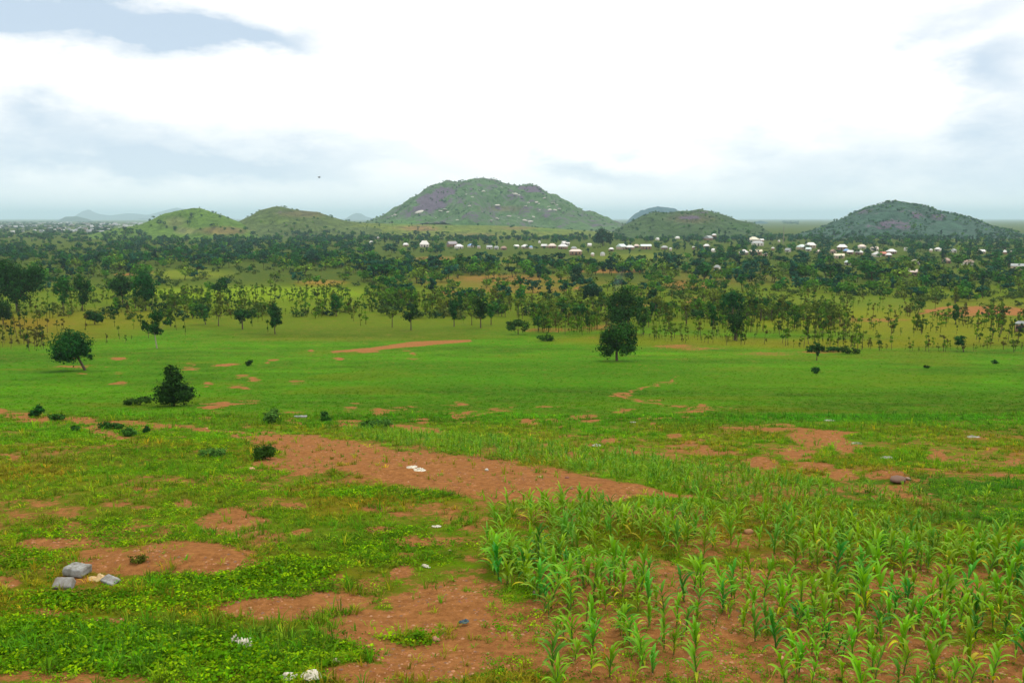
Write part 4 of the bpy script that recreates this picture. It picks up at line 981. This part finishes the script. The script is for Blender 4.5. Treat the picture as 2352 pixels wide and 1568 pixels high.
# ------------------------------------------------------------------ pale boulders on the big hill and its neighbours
def boulder(seed, flat=.6):
    r = np.random.default_rng(seed); V = []; nu, nv = 9, 6
    for j in range(nv + 1):
        for i in range(nu):
            th = 2 * math.pi * i / nu; ph = math.pi * j / nv
            V.append([math.sin(ph) * math.cos(th), math.sin(ph) * math.sin(th), math.cos(ph) * flat])
    V = np.array(V); V *= (1 + .35 * (vnoise(V[:, 0] * 2 + seed, V[:, 1] * 2 + V[:, 2] * 3, seed) - .5))[:, None]
    V[:nu] = V[:nu].mean(0); V[-nu:] = V[-nu:].mean(0)
    Fq = [[j * nu + i, j * nu + (i + 1) % nu, (j + 1) * nu + (i + 1) % nu, (j + 1) * nu + i] for j in range(nv) for i in range(nu)]
    return V, np.array(Fq)[:, ::-1], np.ones((len(V), 3))
BM = {}
def boulder_mesh(seed, col, key):
    if (seed, key) not in BM:
        V, Fq, C = boulder(seed); BM[(seed, key)] = mesh_from('boulder', V, Fq, M_STONE, C * np.array(col))
    return BM[(seed, key)]
HB = [(966,487,14),(957,490,8),(1022,482,12),(1030,487,8),(1013,485,8),(1078,473,7),(1072,447,7),(1084,453,8),(1110,440,9),(1100,436,5),(1143,472,10),(1185,446,10),(1192,449,7),(1178,444,5),(1208,474,7),(1214,466,7),(1232,465,8),(1238,468,5),(1271,467,8),(1278,472,7),
      (1262,483,9),(1275,483,9),(1284,481,7),(1205,507,12),(1216,509,10),(1170,497,8),(1142,503,9),(1128,507,7),(908,494,7),(902,497,5),(1260,475,6),(1294,488,6),(1240,482,5),(1050,505,5),(1000,500,5),(1152,430,5),(1250,455,6),(1226,498,6),(1190,500,5),(1106,487,5),
      (2155,548,4),(2180,556,5),(2190,552,4),(2236,552,5),(2274,556,6),(2285,559,5),(2116,552,4)]
HB = [(a, b, c * 1.5) for a, b, c in HB]; HB.sort()
for i, (px, py, w) in enumerate(HB):
    x, y, z = at(px, py); k = mscale(y)
    o = link('boulder', boulder_mesh(i % 7, (.46, .45, .42), 'pale'), None, (x, y, z)); o.rotation_euler = (random.uniform(-.3, .3), random.uniform(-.3, .3), random.uniform(0, 3))
    o.scale = (w * k * .5 * random.uniform(.7, 1.2), w * k * .35, w * k * .22 * random.uniform(.6, 1.6))
    big = 'large' if w >= 12 else 'small'
    tag(o, '%s pale boulder on the hillside, %s boulder from the left across the hills' % (big, ordw(i)), 'boulder', 'pale boulders on the hills')

# ------------------------------------------------------------------ things lying on the near slope
def chipped_block(name, px, py, W, Dp, Hh, rot, mat, label, cat, seed, sink=.02):
    x, y, z = at(px, py); r = np.random.default_rng(seed)
    nx, ny, nz = 9, 7, 5
    idx = {}; V = []; Fq = []
    def vid(i, j, k):
        if (i, j, k) not in idx:
            p = np.array([(i / nx - .5) * W, (j / ny - .5) * Dp, k / nz * Hh])
            e = sum([i in (0, nx), j in (0, ny), k in (0, nz)])
            if e >= 2: p = p + (np.array([0, 0, Hh / 2]) - p) * r.uniform(.0, .025)
            if e == 3: p = p + (np.array([0, 0, Hh / 2]) - p) * r.uniform(.0, .08)
            p += r.normal(0, .003, 3); idx[(i, j, k)] = len(V); V.append(p)
        return idx[(i, j, k)]
    for i in range(nx):
        for j in range(ny):
            Fq.append([vid(i, j, nz), vid(i + 1, j, nz), vid(i + 1, j + 1, nz), vid(i, j + 1, nz)]); Fq.append([vid(i, j, 0), vid(i, j + 1, 0), vid(i + 1, j + 1, 0), vid(i + 1, j, 0)])
    for i in range(nx):
        for k in range(nz):
            Fq.append([vid(i, 0, k), vid(i + 1, 0, k), vid(i + 1, 0, k + 1), vid(i, 0, k + 1)]); Fq.append([vid(i, ny, k), vid(i, ny, k + 1), vid(i + 1, ny, k + 1), vid(i + 1, ny, k)])
    for j in range(ny):
        for k in range(nz):
            Fq.append([vid(0, j, k), vid(0, j, k + 1), vid(0, j + 1, k + 1), vid(0, j + 1, k)]); Fq.append([vid(nx, j, k), vid(nx, j + 1, k), vid(nx, j + 1, k + 1), vid(nx, j, k + 1)])
    o = link(name, mesh_from(name, V, Fq, mat), None, (x, y, z - sink)); o.rotation_euler = rot
    return tag(o, label, cat)
chipped_block('concrete_block', 178, 1320, .40, .33, .15, (.0, .05, -.22), M_CONCRETE, 'upper grey concrete block lying flat, largest of the block pile at left', 'block', 1, -.03)['group'] = 'broken concrete blocks in the weeds'
chipped_block('concrete_block', 150, 1347, .33, .22, .16, (.62, .02, .06), M_CONCRETE_B, 'lower grey concrete block tipped towards the camera with reddish stain', 'block', 2, .0)['group'] = 'broken concrete blocks in the weeds'
chipped_block('concrete_slab', 254, 1338, .30, .20, .05, (.25, .22, -.35), M_CONCRETE, 'thin broken grey slab tilted at right of the block pile', 'slab', 3, -.03)['group'] = 'broken concrete blocks in the weeds'
chipped_block('concrete_slab', 690, 958, .75, .35, .10, (0, 0, .1), M_CONCRETE, 'low grey slab lying in grass between two shrubs behind the track', 'slab', 4)
def crumple(name, px, py, W, Dp, Hh, rz, mat, label, cat, seed):
    x, y, z = at(px, py); n = 14
    u, v = np.meshgrid(np.linspace(-1, 1, n), np.linspace(-1, 1, n), indexing='ij')
    edge = 1 + .3 * (vnoise(np.arctan2(v, u) * 1.5 + 9, u * 0, seed) - .5)
    X = u * np.sqrt(1 - v * v / 2) * W / 2 * edge; Y = v * np.sqrt(1 - u * u / 2) * Dp / 2 * edge
    Z = .01 + Hh * .75 * np.clip(1 - (u * u + v * v) * .6, .05, 1) * (-.3 + 2.2 * np.abs(fbm(u * 3.2 + seed, v * 3.2, seed, 3) - .35) * 2)
    i = np.arange(n * n).reshape(n, n); Fq = np.stack([i[:-1, :-1], i[1:, :-1], i[1:, 1:], i[:-1, 1:]], -1).reshape(-1, 4)
    me = mesh_from(name, np.stack([X, Y, Z], -1).reshape(-1, 3), Fq, mat)
    o = link(name, me, None, (x, y, z + (.05 if py > 1400 else .01))); o.rotation_euler = (.12, 0, rz)
    s = o.modifiers.new('thickness', 'SOLIDIFY'); s.thickness = .008
    return tag(o, label, cat)
crumple('cloth', 226, 1331, .38, .22, .09, .1, M_CREAM, 'crumpled cream cloth lying between the grey blocks', 'cloth', 1)
crumple('plastic_bag', 540, 1478, .15, .14, .10, .3, M_WHITE, 'smaller white plastic bag, left one of two in the dark weeds', 'plastic bag', 2)
crumple('plastic_bag', 564, 1488, .22, .26, .13, .9, M_WHITE, 'larger crumpled white plastic bag, right one of two in the weeds', 'plastic bag', 3)
crumple('plastic_bag', 662, 1562, .22, .16, .06, .2, M_WHITE, 'flat white plastic bag at the bottom edge of the photo', 'plastic bag', 4)
crumple('plastic_bag', 718, 1560, .30, .2, .05, -.2, M_WHITE, 'bulging white plastic bag at bottom edge right of the flat one', 'plastic bag', 5)
crumple('plastic_wrapper', 979, 1302, .20, .10, .05, -.5, M_WHITE, 'small bright white wrapper in the grass left of the corn', 'wrapper', 6)
crumple('plastic_wrapper', 963, 1080, .42, .22, .07, -.25, M_WHITE, 'pale sheet lying on the wide red track', 'wrapper', 7)
crumple('plastic_wrapper', 945, 1074, .35, .2, .06, .3, M_WHITE, 'small pale scrap just left of the sheet on the red track', 'wrapper', 8)
crumple('plastic_wrapper', 1066, 1435, .17, .10, .05, .3, M_BLUE, 'dark blue plastic scrap on bare soil left of the corn', 'wrapper', 9)
crumple('plastic_wrapper', 1003, 1210, .22, .1, .04, .0, M_WHITE, 'thin pale wrapper in patchy grass above the bright white one', 'wrapper', 10)
crumple('plastic_wrapper', 1453, 970, 0.38, .2, .05, .0, M_DULL, 'pale scrap on the meadow above the middle soil patch', 'wrapper', 12)
crumple('plastic_wrapper', 1370, 1024, 0.38, .3, .06, .4, M_DULL, 'pale scrap at the soil patch behind the corn strip', 'wrapper', 13)
crumple('plastic_wrapper', 1905, 966, 0.60, .25, .05, .0, M_DULL, 'thin pale scrap on the meadow above the large soil patch', 'wrapper', 14)
crumple('plastic_wrapper', 1967, 1019, 0.45, .25, .05, .0, M_DULL, 'pale scrap at right edge of the large soil patch', 'wrapper', 15)
crumple('plastic_wrapper', 2038, 1052, 0.52, .25, .06, .1, M_DULL, 'pale scrap in the grass right of the large soil patch', 'wrapper', 16)
crumple('plastic_wrapper', 2237, 1004, 0.60, .25, .06, -.1, M_DULL, 'thin pale scrap on the meadow near the right edge', 'wrapper', 17)
def stone(px, py, w, col, key, label, seed, flat=.7):
    x, y, z = at(px, py); k = mscale(y)
    o = link('stone', boulder_mesh(seed, col, key), None, (x, y, z + w * k * .12)); o.scale = (w * k * .5, w * k * .4, w * k * .38 * flat / .6); o.rotation_euler = (0, 0, random.uniform(0, 3))
    tag(o, label, 'stone', 'loose stones on the near slope')
stone(1001, 1470, 24, (.42, .24, .14), 'tan', 'tan rounded stone on bare soil below the blue scrap', 1)
stone(772, 1520, 24, (.38, .30, .20), 'grey', 'greyish brown stone at the edge of the weeds, bottom middle', 2)
stone(746, 1512, 20, (.50, .26, .14), 'orange', 'orange-brown stone just left of the greyish stone', 3)
stone(1230, 1362, 17, (.20, .14, .11), 'dark', 'dark clod at the left edge of the corn rows', 4)
stone(475, 985, 8, (.5, .25, .15), 'orange', 'small orange stone on the left part of the red track', 5)
stone(578, 1078, 16, (.48, .26, .17), 'orange', 'reddish stone below the dense dark bush', 6)
stone(1302, 1098, 12, (.24, .12, .08), 'brown', 'brown clod on the track, nearer to the corn strip', 0)
stone(1312, 1122, 12, (.26, .13, .08), 'brown', 'brown clod at the lower edge of the track below the other', 1)
stone(1118, 1080, 12, (.55, .4, .28), 'pale', 'pale stone on the upper middle of the wide red track', 2)
stone(1240, 1095, 8, (.5, .3, .2), 'tan', 'small tan stone at the upper edge of the track near the clods', 3)
stone(1033, 1265, 10, (.45, .28, .18), 'tan', 'small flat stone in patchy grass between wrapper and corn', 4)
stone(2062, 1106, 46, (.16, .10, .075), 'mound', 'big brown earth lump at the right end of the soil patches', 5, .45)
stone(2085, 1100, 14, (.3, .22, .17), 'lump', 'pale-topped lump at the right side of the big brown earth lump', 6)
stone(1720, 1224, 26, (.26, .12, .06), 'mid', 'rounded red-brown clod in the young corn', 2)
stone(1875, 1335, 15, (.42, .22, .14), 'tan', 'pinkish stone among the corn plants right of middle', 3)
stone(1930, 1480, 14, (.42, .24, .14), 'tan', 'tan stone on red soil between front corn plants', 4)
stone(1795, 1512, 18, (.44, .26, .16), 'orange', 'orange stone near the bottom between the corn plants', 5)

# white water tank in the woods
x, y, z = at(575, 590); k = mscale(y)
e = link('water_tank', None, loc=(x, y, z)); g = Geo(); R = 5 * k
for j in range(1): 
    V = []; nu, nv = 16, 8
    for jj in range(nv + 1):
        for ii in range(nu):
            th = 2 * math.pi * ii / nu; ph = math.pi * jj / nv; V.append([R * math.sin(ph) * math.cos(th), R * math.sin(ph) * math.sin(th), 10 * k + R * math.cos(ph)])
    g.add(V, [[jj * nu + ii, (jj + 1) * nu + ii, (jj + 1) * nu + (ii + 1) % nu, jj * nu + (ii + 1) % nu] for jj in range(nv) for ii in range(nu)])
a = g.arrays(); link('tank', mesh_from('tank', a[0], a[1], M_WHITE, smooth=True), e)
for q in range(4):
    g = Geo(); aa = math.pi / 4 + q * math.pi / 2; tube(g, [(R * .9 * math.cos(aa), R * .9 * math.sin(aa), -.2), (R * .5 * math.cos(aa), R * .5 * math.sin(aa), 9 * k)], [.12, .1], 6)
    a = g.arrays(); link('leg', mesh_from('leg', a[0], a[1], M_BARK_PALE), e)
tag(e, 'round white water tank shining out of the dark woods at left', 'water tank')

# radio mast between the hills
x, y, z = at(1799, 560); k = mscale(y); hM = 38 * k
e = link('radio_mast', None, loc=(x, y, z)); g = Geo()
M_MAST = plain_mat('mast_steel', (.16, .12, .12), (.3, .28, .28), 3, .6)
cr = [(-.45, -.3), (.45, -.3), (0, .5)]
for a_, b_ in cr: tube(g, [(a_, b_, 0), (a_ * .3, b_ * .3, hM)], [.12, .08], 5)
for q in range(10):
    zz = hM * (q + .5) / 10; f1 = 1 - .7 * (q + .5) / 10
    for i in range(3):
        p, p2 = cr[i], cr[(i + 1) % 3]; tube(g, [(p[0] * f1, p[1] * f1, zz), (p2[0] * f1, p2[1] * f1, zz + hM * .07)], [.05, .05], 4)
a = g.arrays(); link('lattice', mesh_from('lattice', a[0], a[1], M_MAST), e)
g = Geo(); tube(g, [(0, 0, hM), (0, 0, hM + 3)], [.07, .03], 5); a = g.arrays(); link('antenna', mesh_from('antenna', a[0], a[1], M_MAST), e)
tag(e, 'thin lattice radio mast in the gap left of the right-hand hill', 'mast')

# bird
s_, e_ = ray(733, 408); yb = 110.0
g = Geo()
tube(g, [(-.16, 0, 0), (-.06, 0, .01), (.06, 0, .01), (.14, 0, .03), (.2, 0, .03)], [.01, .05, .055, .035, .006], 7)
for sd in (-1, 1):
    V = [(.05, sd * .03, .03), (-.07, sd * .03, .03), (.07, sd * .2, .14), (-.05, sd * .2, .13), (-.02, sd * .38, .12), (-.07, sd * .36, .11)]
    g.add(V, [[0, 1, 3, 2], [2, 3, 5, 4]])
g.add([(-.14, -.015, 0), (-.14, .015, 0), (-.26, .05, 0), (-.26, -.05, 0)], [[0, 1, 2, 3]])
a = g.arrays(); o = link('bird', mesh_from('bird', a[0], a[1], M_DARKW), None, (float(s_) * yb, yb, float(e_) * yb)); o.rotation_euler = (0, 0, .8)
tag(o, 'tiny dark bird flying in the sky above the left hills', 'bird')

# ------------------------------------------------------------------ distant town, tree specks on the far plain at left
g = Geo(); n0 = 0
V = np.array([(-1, -1, 0), (1, -1, 0), (1, 1, 0), (-1, 1, 0), (-1, -1, 1), (1, -1, 1), (1, 1, 1), (-1, 1, 1)], float) * np.array([.5, .5, 1])
Fq = np.array([[0, 3, 2, 1], [4, 5, 6, 7], [0, 1, 5, 4], [1, 2, 6, 5], [2, 3, 7, 6], [3, 0, 4, 7]])
n = 150; px = RNG.uniform(-60, 330, n); y = RNG.uniform(1100, 4200, n); s_, _ = ray(px, 520); x = s_ * y
P = np.stack([x, y, plain(x, y)], 1)
merge('distant_town', [(V, Fq, np.ones((8, 3)))], np.zeros(n, int), P, RNG.uniform(0, 3, n), RNG.uniform(6, 12, n) * (y / 2800), np.array([[.42, .44, .46], [.2, .18, .16], [.3, .33, .36]])[RNG.integers(0, 3, n)], M_STONE, 'pale buildings of a distant town on the hazy plain at left', 'town', zs=RNG.uniform(3, 6, n))
n = 900; px = np.where(RNG.random(n) < .86, RNG.uniform(-120, 262, n), RNG.uniform(1795, 1835, n)); y = 1000 + 4200 * RNG.random(n) ** 1.2; y = np.where(px > 1000, y + 2200, y); s_, _ = ray(px, 520); x = s_ * y
P = np.stack([x, y, plain(x, y)], 1); hk = RNG.uniform(3.5, 6.5, n)
far_t = [(np.concatenate([t[0]]), t[1], t[2]) for t in [tree_template(k_, 1200 + i, 60, .14, tn, .02)[1] for i, (k_, tn) in enumerate([('round', 'blue'), ('spread', 'dark'), ('round', 'dark')])]]
merge('far_woodland', far_t, RNG.integers(0, 3, n), P, RNG.uniform(0, 6.28, n), hk * 2.2, np.ones((n, 3)) * RNG.uniform(.8, 1.3, (n, 1)), M_LEAF, 'hazy blue-green woods of the far plain behind the village', 'wood', zs=hk)

# ------------------------------------------------------------------ haze and smoke
def volume_box(name, lo, hi, density, color, aniso=.0):
    g = Geo(); box(g, lo[0], hi[0], lo[1], hi[1], lo[2], hi[2]); a = g.arrays()
    m = bpy.data.materials.new(name + '_air'); m.use_nodes = True; nt = m.node_tree; nt.nodes.remove(nt.nodes['Principled BSDF'])
    v = N(nt, 'ShaderNodeVolumePrincipled'); v.inputs['Density'].default_value = density; v.inputs['Color'].default_value = (*color, 1); v.inputs['Anisotropy'].default_value = aniso
    nt.links.new(v.outputs[0], nt.nodes['Material Output'].inputs['Volume'])
    m.cycles.homogeneous_volume = True
    o = link(name, mesh_from(name, a[0], a[1], m)); return o
tag(volume_box('haze', (-45000, -60, -26), (45000, 27000, 190), .00012, (.60, .83, 1.0)), 'thin pale blue haze over the whole plain', 'haze', kind='stuff')

x, y, z = at(1418, 690); k = mscale(y)
g = Geo(); V = []; nu, nv = 16, 12
for j in range(nv + 1):
    for i in range(nu):
        th = 2 * math.pi * i / nu; t = j / nv; rr = (3 + 14 * t) * math.sin(math.pi * min(1, t * 1.02)) ** .6 * k if 0 < j < nv else 0
        V.append([rr * math.cos(th) + (-14 * t + 26 * t * t) * k, rr * math.sin(th), 70 * t * k])
g.add(V, [[j * nu + i, j * nu + (i + 1) % nu, (j + 1) * nu + (i + 1) % nu, (j + 1) * nu + i] for j in range(nv) for i in range(nu)])
a = g.arrays(); mS = bpy.data.materials.new('thin_smoke'); mS.use_nodes = True; nS = mS.node_tree; nS.nodes.remove(nS.nodes['Principled BSDF'])
vS = N(nS, 'ShaderNodeVolumePrincipled'); vS.inputs['Density'].default_value = .022; vS.inputs['Color'].default_value = (.8, .88, .95, 1); nS.links.new(vS.outputs[0], nS.nodes['Material Output'].inputs['Volume'])
mS.cycles.homogeneous_volume = True
tag(link('smoke', mesh_from('smoke', a[0], a[1], mS), None, (x, y, z + .3)), 'faint bluish smoke rising out of the woods behind the broad meadow tree', 'smoke', kind='stuff')

# ------------------------------------------------------------------ sky: overcast world
SUN_EL = math.radians(62); SUN_AZ = math.radians(35)     # sun high, ahead to the right behind cloud
w = bpy.data.worlds.new('World'); sc.world = w; w.use_nodes = True; nt = w.node_tree
bg = nt.nodes['Background']
tc = N(nt, 'ShaderNodeTexCoord').outputs['Generated']
sky = N(nt, 'ShaderNodeTexSky', sky_type='NISHITA'); sky.sun_disc = False; sky.sun_elevation = SUN_EL; sky.sun_rotation = SUN_AZ
skyc = mixcol(nt, 1.0, sky.outputs[0], (.1, .1, .1), 'MULTIPLY')
sep = N(nt, 'ShaderNodeSeparateXYZ'); nt.links.new(tc, sep.inputs[0])
az = math_node(nt, 'ARCTAN2', sep.outputs[0], sep.outputs[1]); el = math_node(nt, 'ARCSINE', sep.outputs[2])
comb = N(nt, 'ShaderNodeCombineXYZ'); nt.links.new(az, comb.inputs[0]); nt.links.new(math_node(nt, 'MULTIPLY', el, 2.2), comb.inputs[1])
wn = N(nt, 'ShaderNodeTexNoise'); wn.inputs['Scale'].default_value = 4.5; wn.inputs['Detail'].default_value = 6; wn.inputs['Roughness'].default_value = .6; nt.links.new(comb.outputs[0], wn.inputs['Vector'])
sub = N(nt, 'ShaderNodeVectorMath', operation='SUBTRACT'); nt.links.new(wn.outputs['Color'], sub.inputs[0]); sub.inputs[1].default_value = (.5, .5, .5)
scl = N(nt, 'ShaderNodeVectorMath', operation='MULTIPLY'); nt.links.new(sub.outputs[0], scl.inputs[0]); scl.inputs[1].default_value = (.34, .14, 0)
cb2 = N(nt, 'ShaderNodeCombineXYZ'); nt.links.new(az, cb2.inputs[0]); nt.links.new(el, cb2.inputs[1])
warp = N(nt, 'ShaderNodeVectorMath', operation='ADD'); nt.links.new(cb2.outputs[0], warp.inputs[0]); nt.links.new(scl.outputs[0], warp.inputs[1])
CLOUDS = [(200,30,330,60,.6),(580,95,230,42,.8),(60,20,170,40,.7),(420,60,200,50,.7),(250,345,400,55,.8),(40,270,170,40,.6),(480,380,240,30,.5),(850,372,320,26,.35),(100,470,340,40,.1),(1345,385,110,30,.85),(1310,300,90,25,.35),
          (2120,345,340,50,.65),(2280,405,340,40,.5),(1950,440,300,30,.25),(2230,10,190,42,.75),(2350,145,110,45,.65),(2340,265,130,80,.6),(1750,250,220,50,.25),(700,300,300,50,.2),(1650,400,200,30,.35),(1050,160,420,120,-.6),(1500,150,380,130,-.6),(200,170,300,34,-.3),(320,150,160,24,.45),(900,250,200,30,.3),(1850,300,160,24,.3),(1250,470,400,25,.3),(1950,150,150,60,-.2)]
def el_az(px, py):
    s, e = ray(px, py); return math.atan(float(s)), math.atan(float(e) * math.cos(math.atan(float(s))))
tot = None
for cx, cy, rx, ry, st in CLOUDS:
    a0, e0 = el_az(cx, cy)
    mp = N(nt, 'ShaderNodeVectorMath', operation='SUBTRACT'); nt.links.new(warp.outputs[0], mp.inputs[0]); mp.inputs[1].default_value = (a0, e0, 0)
    m2 = N(nt, 'ShaderNodeVectorMath', operation='MULTIPLY'); nt.links.new(mp.outputs[0], m2.inputs[0]); m2.inputs[1].default_value = (F / rx * .85, F / ry * .85, 0)
    dt = N(nt, 'ShaderNodeVectorMath', operation='DOT_PRODUCT'); nt.links.new(m2.outputs[0], dt.inputs[0]); nt.links.new(m2.outputs[0], dt.inputs[1])
    ex = math_node(nt, 'MULTIPLY', math_node(nt, 'EXPONENT', math_node(nt, 'MULTIPLY', dt.outputs['Value'], -1.0)), st)
    tot = ex if tot is None else math_node(nt, 'ADD', tot, ex)
tot = math_node(nt, 'ADD', tot, math_node(nt, 'MULTIPLY', math_node(nt, 'SUBTRACT', wn.outputs['Fac'], .46), 1.5))
tot = math_node(nt, 'MULTIPLY', tot, .88, clamp=True)
cloud = mixcol(nt, tot, (1.32, 1.24, 1.14), (.50, .61, .74))
low = math_node(nt, 'EXPONENT', math_node(nt, 'MULTIPLY', math_node(nt, 'MAXIMUM', el, 0.0), -14.0))
cloud = mixcol(nt, math_node(nt, 'MULTIPLY', low, .75), cloud, (.88, .98, 1.05))
skymix = mixcol(nt, .93, skyc, cloud)
below = math_node(nt, 'LESS_THAN', sep.outputs[2], -.004)
fin = mixcol(nt, below, skymix, (.06, .10, .05))
nt.links.new(fin, bg.inputs[0]); bg.inputs[1].default_value = 1.0

sl = bpy.data.lights.new('sun', 'SUN'); sl.energy = 1.5; sl.angle = math.radians(12); sl.color = (1, .93, .78)
so = bpy.data.objects.new('sun', sl); COL.objects.link(so)
d = np.array([math.sin(SUN_AZ) * math.cos(SUN_EL), math.cos(SUN_AZ) * math.cos(SUN_EL), math.sin(SUN_EL)])
from mathutils import Vector
so.rotation_euler = Vector(d).to_track_quat('Z', 'Y').to_euler()

cam = bpy.data.cameras.new('camera'); cam.sensor_width = 36; cam.lens = 36 * F / 2352; cam.clip_start = .1; cam.clip_end = 100000
co = bpy.data.objects.new('camera', cam); COL.objects.link(co); co.location = (0, 0, 0); co.rotation_euler = (math.pi / 2 - PITCH, 0, 0)
sc.camera = co
sc.view_settings.view_transform = 'Standard'; sc.view_settings.look = 'None'; sc.view_settings.exposure = .25; sc.view_settings.gamma = 1
sc.cycles.use_denoising = True; sc.cycles.max_bounces = 5; sc.cycles.diffuse_bounces = 2; sc.cycles.glossy_bounces = 1; sc.cycles.transmission_bounces = 2; sc.cycles.volume_bounces = 1
sc.cycles.transparent_max_bounces = 4
